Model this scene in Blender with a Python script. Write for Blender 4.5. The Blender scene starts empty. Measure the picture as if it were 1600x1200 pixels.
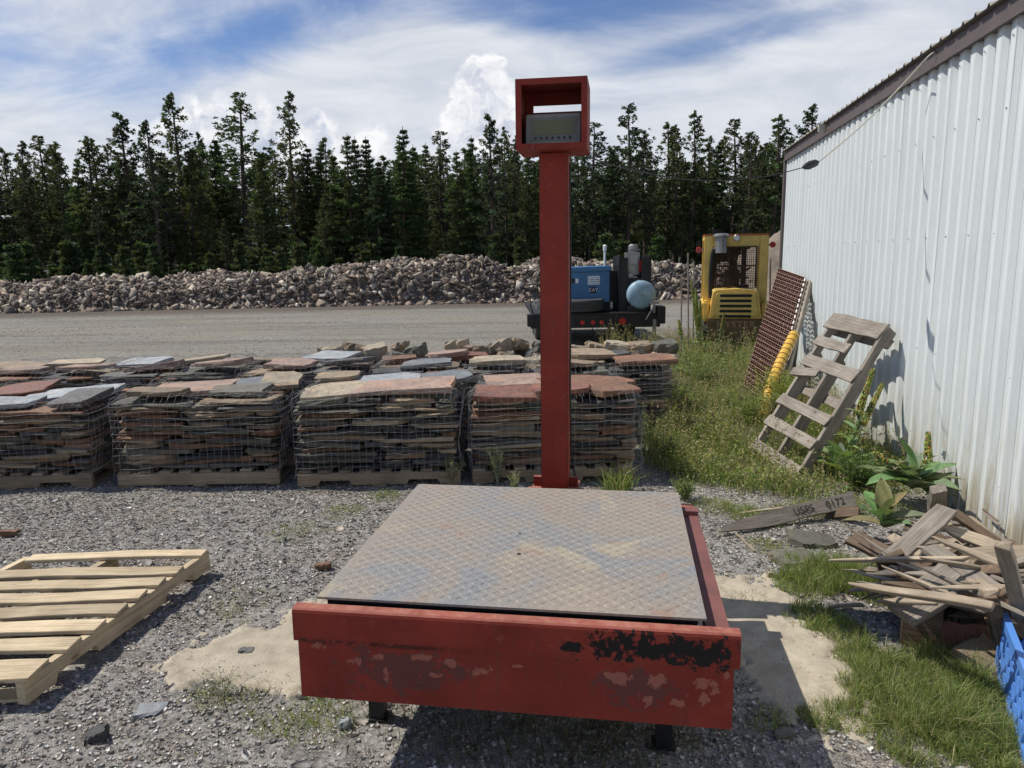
import bpy, math, random
import numpy as np
from mathutils import Vector, Matrix
R=math.radians
sc=bpy.context.scene
C=sc.collection
random.seed(7); rng=np.random.default_rng(11)

# ------------------------------------------------------------ camera
FPX=1155.; PITCH=R(9.7); ROLL=R(0.8); CH=1.65
cf=np.array([0,math.cos(PITCH),-math.sin(PITCH)]); u0=np.array([0,math.sin(PITCH),math.cos(PITCH)]); r0=np.array([1.,0,0])
cr=r0*math.cos(ROLL)-u0*math.sin(ROLL); cu=u0*math.cos(ROLL)+r0*math.sin(ROLL)
CP=np.array([0,0,CH])
cam=bpy.data.objects.new('camera',bpy.data.cameras.new('camera')); C.objects.link(cam)
cam.matrix_world=Matrix(((cr[0],cu[0],-cf[0],0),(cr[1],cu[1],-cf[1],0),(cr[2],cu[2],-cf[2],CH),(0,0,0,1)))
cam.data.sensor_width=36; cam.data.lens=36*FPX/1600; cam.data.clip_end=3000; cam.data.clip_start=.05
sc.camera=cam
def ray(x,y): return cf+cr*(x-800)/FPX+cu*(600-y)/FPX
def G(x,y,z=0.):
    r=ray(x,y); t=(z-CH)/r[2]; return Vector(CP+t*r)
def AY(x,y,Y):
    r=ray(x,y); t=Y/r[1]; return Vector(CP+t*r)
WD=Vector((.1645,1,0)).normalized(); WN=Vector((-WD.y,WD.x,0)); W0=Vector((2.813,4.047,0))   # long wall of the shed, WN faces the yard
def OW(x,y,off=0.):
    r=Vector(ray(x,y)); q=W0+WN*off; t=(q-Vector(CP)).dot(WN)/r.dot(WN); return Vector(CP)+t*r

# ------------------------------------------------------------ world, sun
sun_h=Vector((-.66,.2,1.)).normalized()
EL=math.asin(sun_h.z); AZ=math.atan2(sun_h.x,sun_h.y)
world=bpy.data.worlds.new('World'); sc.world=world; world.use_nodes=True
sun=bpy.data.objects.new('sun',bpy.data.lights.new('sun','SUN')); C.objects.link(sun)
sun.data.energy=5.0; sun.data.angle=R(.53); sun.data.color=(1,.94,.84)
sun.rotation_euler=sun_h.to_track_quat('Z','Y').to_euler()
sc.view_settings.view_transform='Standard'; sc.view_settings.look='None'; sc.view_settings.gamma=1; sc.view_settings.exposure=0.0
sc.render.engine='CYCLES'

class NT:
    def __init__(s,nt): s.nt=nt; s.n=nt.nodes; s.l=nt.links
    def node(s,t,**k):
        n=s.n.new(t)
        for a,b in k.items(): setattr(n,a,b)
        return n
    def put(s,sock,v):
        if v is None: return
        if isinstance(v,bpy.types.NodeSocket): s.l.new(v,sock)
        else:
            if hasattr(sock.default_value,'__len__') and not hasattr(v,'__len__'): v=[v]*len(sock.default_value)
            if hasattr(v,'__len__') and len(sock.default_value)==4 and len(v)==3: v=(*v,1)
            sock.default_value=v
    def m(s,op,a,b=None,c=None,clamp=False):
        n=s.node('ShaderNodeMath',operation=op,use_clamp=clamp); s.put(n.inputs[0],a)
        if b is not None: s.put(n.inputs[1],b)
        if c is not None: s.put(n.inputs[2],c)
        return n.outputs[0]
    def vm(s,op,a,b=None):
        n=s.node('ShaderNodeVectorMath',operation=op); s.put(n.inputs[0],a)
        if b is not None: s.put(n.inputs[1],b)
        return n.outputs['Value'] if op in('LENGTH','DISTANCE','DOT_PRODUCT') else n.outputs[0]
    def comb(s,x,y,z=0.):
        n=s.node('ShaderNodeCombineXYZ'); s.put(n.inputs[0],x); s.put(n.inputs[1],y); s.put(n.inputs[2],z); return n.outputs[0]
    def sep(s,v):
        n=s.node('ShaderNodeSeparateXYZ'); s.put(n.inputs[0],v); return n.outputs
    def coord(s,k='Object'): return s.node('ShaderNodeTexCoord').outputs[k]
    def geo(s,k='Position'): return s.node('ShaderNodeNewGeometry').outputs[k]
    def mapn(s,v,scale=(1,1,1),rot=(0,0,0),loc=(0,0,0)):
        n=s.node('ShaderNodeMapping'); s.put(n.inputs['Vector'],v); n.inputs['Scale'].default_value=scale; n.inputs['Rotation'].default_value=rot; n.inputs['Location'].default_value=loc; return n.outputs[0]
    def noise(s,v,scale=5,detail=4,rough=.55,dist=0.,col=False):
        n=s.node('ShaderNodeTexNoise'); s.put(n.inputs['Vector'],v); n.inputs['Scale'].default_value=scale; n.inputs['Detail'].default_value=detail; n.inputs['Roughness'].default_value=rough; n.inputs['Distortion'].default_value=dist
        return n.outputs['Color' if col else 'Fac']
    def vor(s,v,scale=5,feature='F1',out='Distance'):
        n=s.node('ShaderNodeTexVoronoi',feature=feature); s.put(n.inputs['Vector'],v); n.inputs['Scale'].default_value=scale; return n.outputs[out]
    def ramp(s,f,stops,interp='LINEAR'):
        n=s.node('ShaderNodeValToRGB'); s.put(n.inputs[0],f); e=n.color_ramp.elements; n.color_ramp.interpolation=interp
        while len(e)<len(stops): e.new(.5)
        for q,(p,c) in zip(e,stops):
            q.position=p; q.color=(c,c,c,1) if not hasattr(c,'__len__') else (*c[:3],1)
        return n.outputs[0]
    def ss(s,f,a,b,lo=0.,hi=1.):
        n=s.node('ShaderNodeMapRange',interpolation_type='SMOOTHSTEP'); s.put(n.inputs[0],f)
        for i,v in zip((1,2,3,4),(a,b,lo,hi)): n.inputs[i].default_value=v
        return n.outputs[0]
    def mix(s,f,a,b,bt='MIX'):
        n=s.node('ShaderNodeMix',data_type='RGBA',blend_type=bt); s.put(n.inputs[0],f); s.put(n.inputs[6],a); s.put(n.inputs[7],b); return n.outputs[2]
    def attr(s,name): return s.node('ShaderNodeAttribute',attribute_name=name).outputs['Color']
    def rnd(s): return s.node('ShaderNodeObjectInfo').outputs['Random']
    def bump(s,h,strength=.5,dist=.01,nrm=None):
        n=s.node('ShaderNodeBump'); s.put(n.inputs['Height'],h); n.inputs['Strength'].default_value=strength; n.inputs['Distance'].default_value=dist
        if nrm is not None: s.put(n.inputs['Normal'],nrm)
        return n.outputs[0]

# sky: physical sky with high thin cloud and towering cumulus, all by direction
w=NT(world.node_tree); bg=w.n['Background']
sky=w.node('ShaderNodeTexSky',sky_type='NISHITA'); sky.sun_disc=False; sky.sun_elevation=EL; sky.sun_rotation=AZ; sky.air_density=1.; sky.dust_density=.6; sky.ozone_density=1.6; sky.altitude=900
d=w.coord('Generated'); X,Y,Z=w.sep(d)
yy=w.m('MAXIMUM',w.m('ABSOLUTE',Y),.12)
U=w.m('DIVIDE',X,yy); V=w.m('DIVIDE',Z,yy)
uv=w.comb(U,V,0.)
cn=w.noise(w.mapn(uv,(1.1,2.8,1),(0,0,R(-14)),(3.1,.7,0)),1.5,8,.6,.35)
cn2=w.noise(w.mapn(uv,(1.3,5.,1),(0,0,R(-22)),(1.3,4.,0)),3.2,8,.62,.6)
low=w.ss(V,.55,.10,0.,1.)
thin=w.m('ADD',w.m('MULTIPLY',cn,.85),w.m('MULTIPLY',cn2,.25))
thin=w.m('ADD',thin,w.m('MULTIPLY',low,.22))
def uvp(x,y):
    r=ray(x,y); return r[0]/r[1],r[2]/r[1]
# broad white band above the shed roof and pale veil in the middle
def blobmask(p,rx,ry,rot,wt):
    cu_,cv_=uvp(*p)
    q=w.mapn(w.comb(w.m('SUBTRACT',U,cu_),w.m('SUBTRACT',V,cv_)),(1,1,1),(0,0,rot))
    q=w.vm('MULTIPLY',q,(1155./rx,1155./ry,0.)); return w.m('MULTIPLY',w.ss(w.vm('LENGTH',q),1.15,.2,0.,1.),wt)
for b in (((1330,150),420,95,R(-16),.30),((600,130),330,110,R(0),.16),((120,20),170,70,0,.12),((1150,60),240,26,R(-12),-.14),((420,60),260,60,R(-18),-.12),((900,15),330,45,0,-.13),((250,90),130,60,0,-.04)):
    thin=w.m('ADD',thin,blobmask(*b))
veil=w.m('MULTIPLY',w.ss(thin,.44,.80,.03,.95),w.ss(V,1.4,.60,.10,1.))
veilc=w.mix(w.ss(cn2,.3,.7),(7.6,8.1,9.0),(9.9,10.2,10.7))
col=w.mix(veil,w.mix(1,sky.outputs[0],(.80,.97,1.25),'MULTIPLY'),veilc)
# cumulus
nz=w.noise(uv,11,6,.58,.0,col=True); nz2=w.noise(w.mapn(uv,(1,1,1),(0,0,0),(7,3,0)),38,5,.6,0,col=True)
duv=w.vm('ADD',uv,w.vm('MULTIPLY',w.vm('SUBTRACT',nz,(.5,.5,.5)),(.085,.085,0)))
duv=w.vm('ADD',duv,w.vm('MULTIPLY',w.vm('SUBTRACT',nz2,(.5,.5,.5)),(.035,.035,0)))
def cumulus(blobs,soft=.006):
    acc=None
    for x,y,r in blobs:
        a,b=uvp(x,y)
        f=w.m('SUBTRACT',r/1155.,w.vm('DISTANCE',duv,(a,b,0)))
        acc=f if acc is None else w.m('MAXIMUM',acc,f)
    return acc
heap=cumulus([(752,108,30),(765,98,24),(742,132,32),(735,160,36),(722,190,38),(712,215,40),(775,150,34),(795,172,26),(800,200,34),(760,200,44)])
heap2=cumulus([(492,185,26),(508,205,30),(525,235,34),(480,235,30),(300,175,30),(330,190,36),(270,205,34),(355,170,26),(395,175,30),(230,230,40),(420,240,50),(590,225,26)])
def shade_cloud(col,f,hi,lo,a,b,wt):
    lump=w.noise(w.vm('ADD',duv,(.013,-.018,0)),16,7,.62,.2)
    edge=w.ss(f,.0,.035,1.,0.)
    lit=w.m('ADD',w.m('MULTIPLY',edge,.45),w.ss(lump,.40,.60,0.,.75),clamp=True)
    cc=w.mix(lit,lo,hi)
    return w.mix(w.m('MULTIPLY',w.ss(f,a,b),wt),col,cc)
col=shade_cloud(col,heap2,(12.1,12.1,12.2),(6.0,6.8,8.4),-.006,.012,.95)
col=shade_cloud(col,heap,(12.1,12.1,12.2),(5.9,6.6,8.2),-.002,.008,.97)
w.put(bg.inputs[0],col); bg.inputs[1].default_value=.082

# ------------------------------------------------------------ mesh helpers
WM={}
def link(o,parent=None,M=None):
    C.objects.link(o); M=M or Matrix.Identity(4); WM[o.name]=M
    if parent is not None:
        o.parent=parent; o.matrix_basis=WM[parent.name].inverted()@M
    else: o.matrix_basis=M
    return o
def tag(o,label=None,cat=None,group=None,kind=None):
    if label: o['label']=label
    if cat: o['category']=cat
    if group: o['group']=group
    if kind: o['kind']=kind
    return o
def empty(name,M,label,cat,group=None):
    if isinstance(M,(tuple,list)) or isinstance(M,Vector): M=Matrix.Translation(M)
    o=bpy.data.objects.new(name,None); o.empty_display_size=.1; link(o,None,M); return tag(o,label,cat,group)
def npmesh(name,V,Fs,mat,col=None,smooth=False):
    me=bpy.data.meshes.new(name); V=np.asarray(V,np.float32).reshape(-1,3)
    me.vertices.add(len(V)); me.vertices.foreach_set('co',V.ravel())
    idx=np.concatenate([np.asarray(f,np.int32).ravel() for f in Fs]); cnt=np.concatenate([np.full(len(f),np.asarray(f).shape[1],np.int32) for f in Fs])
    st=np.concatenate([[0],np.cumsum(cnt)[:-1]]).astype(np.int32)
    me.loops.add(len(idx)); me.loops.foreach_set('vertex_index',idx)
    me.polygons.add(len(cnt)); me.polygons.foreach_set('loop_start',st); me.polygons.foreach_set('loop_total',cnt)
    if smooth: me.polygons.foreach_set('use_smooth',np.ones(len(cnt),bool))
    me.update(calc_edges=True); me.materials.append(mat)
    if col is not None:
        a=me.color_attributes.new('col','FLOAT_COLOR','POINT'); c=np.ones((len(V),4),np.float32); c[:,:3]=col; a.data.foreach_set('color',c.ravel())
    return me
def npobj(name,V,Fs,mat,col=None,parent=None,M=None,smooth=False):
    return link(bpy.data.objects.new(name,npmesh(name,V,Fs,mat,col,smooth)),parent,M)
class MB:
    def __init__(s): s.v=[];s.f=[];s.c=[];s.cur=(.5,.5,.5)
    def add(s,vs,fs):
        b=len(s.v); s.v+= [tuple(v) for v in vs]; s.c+=[s.cur]*len(vs); s.f+=[tuple(b+i for i in f) for f in fs]; return s
    def box(s,x0,x1,y0,y1,z0,z1,M=None):
        vs=[Vector(p) for p in((x0,y0,z0),(x1,y0,z0),(x1,y1,z0),(x0,y1,z0),(x0,y0,z1),(x1,y0,z1),(x1,y1,z1),(x0,y1,z1))]
        if M: vs=[M@v for v in vs]
        return s.add(vs,((0,3,2,1),(4,5,6,7),(0,1,5,4),(1,2,6,5),(2,3,7,6),(3,0,4,7)))
    def tube(s,pts,r,n=6,cap=True):
        pts=[Vector(p) for p in pts]; rs=r if hasattr(r,'__len__') else [r]*len(pts); b=len(s.v); vs=[]
        for i,p in enumerate(pts):
            t=(pts[min(i+1,len(pts)-1)]-pts[max(i-1,0)]); t.normalize()
            a=Vector((0,0,1)) if abs(t.z)<.9 else Vector((1,0,0)); u=t.cross(a).normalized(); v=t.cross(u)
            for k in range(n):
                an=2*math.pi*k/n; vs.append(p+(u*math.cos(an)+v*math.sin(an))*rs[i])
        fs=[(i*n+k,i*n+(k+1)%n,(i+1)*n+(k+1)%n,(i+1)*n+k) for i in range(len(pts)-1) for k in range(n)]
        if cap: fs+=[tuple(range(n))[::-1],tuple((len(pts)-1)*n+k for k in range(n))]
        return s.add(vs,fs)
    def lathe(s,prof,M=None,n=24):
        vs=[];m=len(prof)
        for r,z in prof:
            for k in range(n):
                a=2*math.pi*k/n; p=Vector((r*math.cos(a),r*math.sin(a),z)); vs.append(M@p if M else p)
        fs=[(i*n+k,i*n+(k+1)%n,(i+1)*n+(k+1)%n,(i+1)*n+k) for i in range(m-1) for k in range(n)]
        fs+=[tuple(range(n))[::-1],tuple((m-1)*n+k for k in range(n))]
        return s.add(vs,fs)
    def prism(s,poly,y0,y1,M=None):   # poly in x,z extruded along y
        n=len(poly); vs=[Vector((x,y0,z)) for x,z in poly]+[Vector((x,y1,z)) for x,z in poly]
        if M: vs=[M@v for v in vs]
        return s.add(vs,[tuple(range(n)),tuple(range(2*n-1,n-1,-1))]+[(i,i+n,(i+1)%n+n,(i+1)%n) for i in range(n)])
    def build(s,name,mat,parent=None,M=None,bevel=0,smooth=False):
        me=bpy.data.meshes.new(name); me.from_pydata(s.v,[],s.f); me.materials.append(mat)
        a=me.color_attributes.new('col','FLOAT_COLOR','POINT'); a.data.foreach_set('color',[x for c in s.c for x in (*c,1)])
        import bmesh
        bm=bmesh.new(); bm.from_mesh(me); bmesh.ops.recalc_face_normals(bm,faces=bm.faces)
        if bevel: bmesh.ops.bevel(bm,geom=list(bm.edges),offset=bevel,segments=2,affect='EDGES',clamp_overlap=True)
        if smooth:
            for f in bm.faces: f.smooth=True
        bm.to_mesh(me); bm.free()
        if smooth: me.set_sharp_from_angle(angle=R(38))
        return link(bpy.data.objects.new(name,me),parent,M)
def frame(o,x,y,z=None):
    x=Vector(x).normalized(); z=Vector(z).normalized() if z is not None else x.cross(Vector(y)).normalized(); y=z.cross(x).normalized(); z=x.cross(y)
    o=Vector(o)
    return Matrix(((x.x,y.x,z.x,o.x),(x.y,y.y,z.y,o.y),(x.z,y.z,z.z,o.z),(0,0,0,1)))
def copy_tree(o,M,label=None):
    def rec(a,parent):
        b=a.copy(); C.objects.link(b)
        if parent is None: b.matrix_basis=M; b.parent=None
        else: b.parent=parent
        for ch in a.children: rec(ch,b)
        return b
    r=rec(o,None)
    if label: r['label']=label
    return r
def hashn(ix,iy,s=0):
    n=(ix.astype(np.int64)*374761393+iy.astype(np.int64)*668265263+s*1442695041)&0x7fffffff; n=((n^(n>>13))*1274126177)&0x7fffffff; return ((n^(n>>16))&0xffff)/65535.
def vn(x,y,s=0):
    ix=np.floor(x);iy=np.floor(y);fx=x-ix;fy=y-iy;fx=fx*fx*(3-2*fx);fy=fy*fy*(3-2*fy)
    a=hashn(ix,iy,s);b=hashn(ix+1,iy,s);c=hashn(ix,iy+1,s);d_=hashn(ix+1,iy+1,s)
    return a*(1-fx)*(1-fy)+b*fx*(1-fy)+c*(1-fx)*fy+d_*fx*fy-.5
def hz(x,y):   # height of the yard
    x=np.asarray(x,float);y=np.asarray(y,float)
    near=np.clip((12-y)/6,0,1)
    return (vn(x*1.1,y*1.1,1)*.03+vn(x*4,y*4,2)*.012+vn(x*13,y*13,3)*.008)*(.3+.7*near)-.004

# ------------------------------------------------------------ materials
def newmat(name):
    m=bpy.data.materials.new(name); m.use_nodes=True; t=NT(m.node_tree); b=t.n['Principled BSDF']; return m,t,b
def simple(name,c,rough=.6,metal=0.,var=.25,scale=6,bumps=.15,bd=.003,spec=.5):
    m,t,b=newmat(name); v=t.coord('Object'); n=t.noise(v,scale,6,.65); n2=t.noise(v,scale*9,4,.6)
    k=t.ramp(n,[(.3,1-var),(.7,1+var*.6)]); cc=t.mix(1,c,k,'MULTIPLY'); t.put(b.inputs['Base Color'],cc)
    b.inputs['Roughness'].default_value=rough; b.inputs['Metallic'].default_value=metal; b.inputs['Specular IOR Level'].default_value=spec
    if bumps: t.put(b.inputs['Normal'],t.bump(n2,bumps,bd))
    return m
def attrmat(name,rough=.85,scale=18,bs=.5,bd=.006,var=.45,transl=0.):
    m,t,b=newmat(name); a=t.attr('col'); v=t.geo('Position'); n=t.noise(v,scale,6,.65); n2=t.noise(v,scale*4,5,.7)
    cc=t.mix(1,a,t.ramp(n,[(.25,1-var),(.75,1+var)]),'MULTIPLY'); cc=t.mix(.35,cc,t.mix(1,cc,t.ramp(n2,[(.3,.5),(.7,1.5)]),'MULTIPLY'))
    t.put(b.inputs['Base Color'],cc); b.inputs['Roughness'].default_value=rough; b.inputs['Specular IOR Level'].default_value=.3
    if bs: t.put(b.inputs['Normal'],t.bump(t.m('ADD',n,t.m('MULTIPLY',n2,.5)),bs,bd))
    if transl:
        tr=t.node('ShaderNodeBsdfTranslucent'); t.put(tr.inputs[0],t.mix(1,cc,(1.3,1.4,.7),'MULTIPLY')); ms=t.node('ShaderNodeMixShader'); ms.inputs[0].default_value=transl
        t.l.new(b.outputs[0],ms.inputs[1]); t.l.new(tr.outputs[0],ms.inputs[2]); t.l.new(ms.outputs[0],t.n['Material Output'].inputs[0])
    return m
M_chip=attrmat('gravel_stone',.9,30,.3,.002,.25)
M_chip.node_tree.nodes['Principled BSDF'].inputs['Specular IOR Level'].default_value=.12
M_rock=attrmat('broken_rock',.85,3.5,.6,.02,.35)
M_leafy=attrmat('grass_blade',.6,9,0,0,.2,.38)
M_leaf=attrmat('broad_leaf',.9,40,.5,.003,.25,.22)
M_leaf.node_tree.nodes['Principled BSDF'].inputs['Specular IOR Level'].default_value=.12
def stone_mat():
    m,t,b=newmat('flagstone'); a=t.attr('col'); v=t.coord('Object'); n=t.noise(v,7,6,.65,.6); n2=t.noise(t.mapn(v,(1,1,7)),22,6,.78); n3=t.noise(v,4,3,.5,1.2)
    cc=t.mix(1,a,t.ramp(n,[(.25,.62),(.75,1.35)]),'MULTIPLY')
    cc=t.mix(t.ramp(n3,[(.54,0.),(.68,.55)]),cc,t.mix(1,cc,(1.45,.95,.62),'MULTIPLY'))
    cc=t.mix(t.ramp(n2,[(.35,.75),(.52,0.)]),cc,t.mix(1,cc,(.5,.5,.52),'MULTIPLY'))
    t.put(b.inputs['Base Color'],cc); t.put(b.inputs['Roughness'],t.ramp(n,[(.3,.45),(.7,.75)])); b.inputs['Specular IOR Level'].default_value=.5
    t.put(b.inputs['Normal'],t.bump(t.m('ADD',n2,t.m('MULTIPLY',n,1.0)),.9,.012)); return m
M_stone=stone_mat()
def wood_mat(name,c1,c2,c3,knots=True,rough=.8,dirt=.3):
    m,t,b=newmat(name); o=t.coord('Object'); r=t.rnd(); v=t.vm('ADD',o,t.comb(t.m('MULTIPLY',r,37.),t.m('MULTIPLY',r,11.),t.m('MULTIPLY',r,5.)))
    g1=t.noise(t.mapn(v,(1.6,38,38)),1.9,7,.7,.9); g2=t.noise(t.mapn(v,(3,110,110)),1.5,4,.6,.2); n=t.noise(v,5,5,.6)
    cc=t.ramp(g1,[(.18,c1),(.5,c2),(.82,c3)]); cc=t.mix(1,cc,t.ramp(g2,[(.3,.72),(.6,1.12)]),'MULTIPLY')
    cc=t.mix(1,cc,t.ramp(n,[(.3,1-dirt),(.65,1.08)]),'MULTIPLY'); cc=t.mix(1,cc,t.ramp(r,[(0.,.72),(1.,1.12)]),'MULTIPLY')
    kn=t.vor(t.mapn(v,(3.2,9,9)),1.,'F1'); cc=t.mix(t.ss(kn,.10,.05,0.,.7),cc,t.mix(1,c1,(.5,.42,.36),'MULTIPLY'))
    t.put(b.inputs['Base Color'],cc); b.inputs['Roughness'].default_value=rough; b.inputs['Specular IOR Level'].default_value=.25
    t.put(b.inputs['Normal'],t.bump(t.m('ADD',t.m('MULTIPLY',g2,.6),g1),.55,.004)); return m
M_newwood=wood_mat('fresh_pine_wood',(.36,.26,.15),(.58,.47,.31),(.70,.61,.44),dirt=.25)
M_greywood=wood_mat('weathered_wood',(.13,.105,.085),(.27,.235,.195),(.40,.36,.31))
M_brownwood=wood_mat('brown_wood',(.08,.052,.034),(.17,.12,.082),(.27,.20,.14))
M_tanwood=wood_mat('split_tan_wood',(.22,.165,.115),(.38,.31,.23),(.50,.43,.33))
M_stackwood=wood_mat('dusty_pallet_wood',(.19,.14,.09),(.32,.25,.17),(.42,.34,.25))
M_black=simple('black_steel',(.012,.012,.013),.5,.2,.4)
M_rubber=simple('tyre_rubber',(.055,.055,.055),.85,0,.3,20,.5,.004)
M_dark=simple('dark_machinery',(.02,.019,.018),.6,.3,.5,12)
M_wire=simple('galvanised_wire',(.31,.31,.30),.7,0.,.3,30,0,spec=.15)
M_steel=simple('grey_metal',(.30,.30,.29),.4,.7,.3)
M_trim=simple('brown_trim',(.105,.082,.078),.55,0,.18,5,.1,.002)
M_roof=simple('weathered_roof_metal',(.17,.16,.14),.55,.3,.35,4,.2,.003)
M_red=simple('red_lens',(.45,.02,.015),.3,0,.15)
M_cable=simple('black_cable',(.02,.02,.02),.6); M_cable2=simple('pale_cable',(.55,.52,.42),.6)

def ground_mat():
    m,t,b=newmat('gravel_ground'); P=t.geo('Position'); x,y,z=t.sep(P)
    n0=t.noise(P,.35,5,.6); n1=t.noise(P,2.2,6,.65); n2=t.noise(P,45,5,.7); n3=t.noise(P,220,3,.7); vc=t.vor(P,55,'F1','Color'); vf=t.vor(P,18,'F1','Color')
    streak=t.noise(t.mapn(P,(.12,1.3,1),(0,0,R(3))),1.4,6,.6,.6)
    grey=t.ramp(n2,[(.3,(.15,.14,.125)),(.55,(.28,.262,.235)),(.75,(.43,.41,.375))])
    grey=t.mix(.7,grey,t.mix(1,grey,t.ramp(t.sep(vc)[0],[(0.,.45),(1.,1.65)]),'MULTIPLY'))
    g2=t.mix(.28,grey,t.ramp(t.sep(vf)[0],[(0.,.05),(1.,.42)]))
    brown=t.mix(1,g2,(1.05,.88,.70),'MULTIPLY')
    cc=t.mix(t.ss(n1,.45,.75,0.,.6),g2,brown)
    yard=t.ss(y,8.,13.)                                     # driven, finer gravel further off
    fine=t.mix(t.ss(n3,.35,.65),(.17,.16,.14),(.315,.30,.265)); fine=t.mix(1,fine,t.ramp(streak,[(.3,.87),(.7,1.08)]),'MULTIPLY'); fine=t.mix(1,fine,t.ramp(t.noise(P,7,6,.8),[(.3,.72),(.7,1.25)]),'MULTIPLY')
    fine=t.mix(t.ss(n0,.42,.62,0.,.5),fine,t.mix(1,fine,(1.0,.98,.80),'MULTIPLY'))
    cc=t.mix(yard,cc,fine)
    edge=t.m('MULTIPLY',t.ss(t.m('ADD',t.m('ADD',y,t.m('MULTIPLY',x,-.115)),t.m('MULTIPLY',streak,3.)),25.6,27.6),1.)
    cc=t.mix(edge,cc,t.mix(n1,(.085,.07,.055),(.15,.125,.10)))
    rut=t.m('MULTIPLY',t.ss(t.noise(t.mapn(P,(.05,.8,1),(0,0,R(4))),2.,4,.5),.52,.62),t.ss(y,12.,16.)); cc=t.mix(t.m('MULTIPLY',rut,.35),cc,(.12,.105,.085)); wood_fl=t.ss(y,31.5,34.); cc=t.mix(wood_fl,cc,t.mix(n1,(.018,.022,.010),(.045,.045,.022)))
    # grassy soil strip along the shed, bare earth under weeds
    nr=t.m('SUBTRACT',t.noise(P,1.3,6,.7,.4),.5); lane=t.m('MULTIPLY',t.ss(t.m('ADD',t.m('SUBTRACT',x,t.m('MULTIPLY',y,.05)),t.m('MULTIPLY',nr,2.2)),.60,1.0),t.m('MULTIPLY',t.ss(t.m('ADD',y,t.m('MULTIPLY',nr,3.)),4.7,5.8),t.ss(t.m('ADD',y,t.m('MULTIPLY',nr,6.)),15.,12.5)))
    cc=t.mix(lane,cc,t.mix(n2,(.045,.045,.022),(.11,.10,.055)))
    t.put(b.inputs['Base Color'],cc); b.inputs['Roughness'].default_value=.93; b.inputs['Specular IOR Level'].default_value=.15
    h=t.m('ADD',t.m('MULTIPLY',n2,1.),t.m('ADD',t.m('MULTIPLY',t.vor(P,55),.7),t.m('MULTIPLY',n3,.4)))
    t.put(b.inputs['Normal'],t.bump(h,.9,.012)); return m
def sand_mat():
    m,t,b=newmat('dry_sand'); P=t.geo('Position'); n=t.noise(P,9,6,.65); n2=t.noise(P,130,4,.75); n3=t.vor(P,42,'F1')
    cc=t.ramp(n,[(.25,(.29,.25,.19)),(.55,(.42,.37,.29)),(.8,(.51,.46,.37))]); cc=t.mix(1,cc,t.ramp(n2,[(.3,.8),(.7,1.15)]),'MULTIPLY')
    sp=t.m('MULTIPLY',t.ss(n3,.16,.10),t.ss(t.noise(P,5,3,.5),.46,.58)); cc=t.mix(sp,cc,(.13,.11,.09))
    t.put(b.inputs['Base Color'],cc); b.inputs['Roughness'].default_value=.95; b.inputs['Specular IOR Level'].default_value=.1
    t.put(b.inputs['Normal'],t.bump(t.m('ADD',n2,t.m('MULTIPLY',n,2.)),.5,.006)); return m
# ------------------------------------------------------------ ground
def axis(a,b,step,lo,hi,g=1.12):
    v=list(np.arange(a,b+1e-6,step)); s=step; x=v[-1]
    while x<hi: s*=g; x+=s; v.append(x)
    s=step; x=v[0]; pre=[]
    while x>lo: s*=g; x-=s; pre.append(x)
    return np.array(pre[::-1]+v)
def grid(xs,ys,zf):
    X_,Y_=np.meshgrid(xs,ys); Z_=zf(X_,Y_); V=np.stack([X_,Y_,Z_],-1).reshape(-1,3); nx=len(xs);ny=len(ys)
    i=np.arange(nx-1)[None,:]+np.arange(ny-1)[:,None]*nx; i=i.ravel(); return V,np.stack([i,i+1,i+1+nx,i+nx],1)
V_,F_=grid(axis(-4.6,4.,.035,-900,900),axis(1.,7.,.035,-60,1200),hz)
tag(npobj('ground',V_,[F_],ground_mat(),smooth=True),'grey crushed stone yard with a wide driven gravel track','ground',kind='structure')
def sandpatch(xs,ys,blobs,label):
    def z(x,y):
        f=np.full(x.shape,-9.)
        for cx,cy,rx,ry in blobs: f=np.maximum(f,1-np.hypot((x-cx)/rx,(y-cy)/ry))
        return hz(x,y)+np.clip(f*.06+vn(x*5,y*5,9)*.034+vn(x*16,y*16,10)*.034+vn(x*45,y*45,12)*.026+vn(x*90,y*90,13)*.012,-.05,.014)
    V,F=grid(xs,ys,z); tag(npobj('sand',V,[F],MS,smooth=True),label,'sand',kind='structure')
MS=sand_mat()
sandpatch(np.arange(-1.75,-.2,.012),np.arange(2.3,4.1,.012),[(-1.10,2.92,.34,.27),(-.92,3.15,.20,.28),(-.9,2.78,.34,.16)],'pale dry sand spilled on the gravel left of the red scale')
sandpatch(np.arange(.6,1.7,.012),np.arange(1.9,3.9,.012),[(1.1,2.98,.31,.52),(1.15,3.3,.22,.32),(1.12,2.72,.27,.28)],'pale dry sand strip lying right of the red scale')

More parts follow.
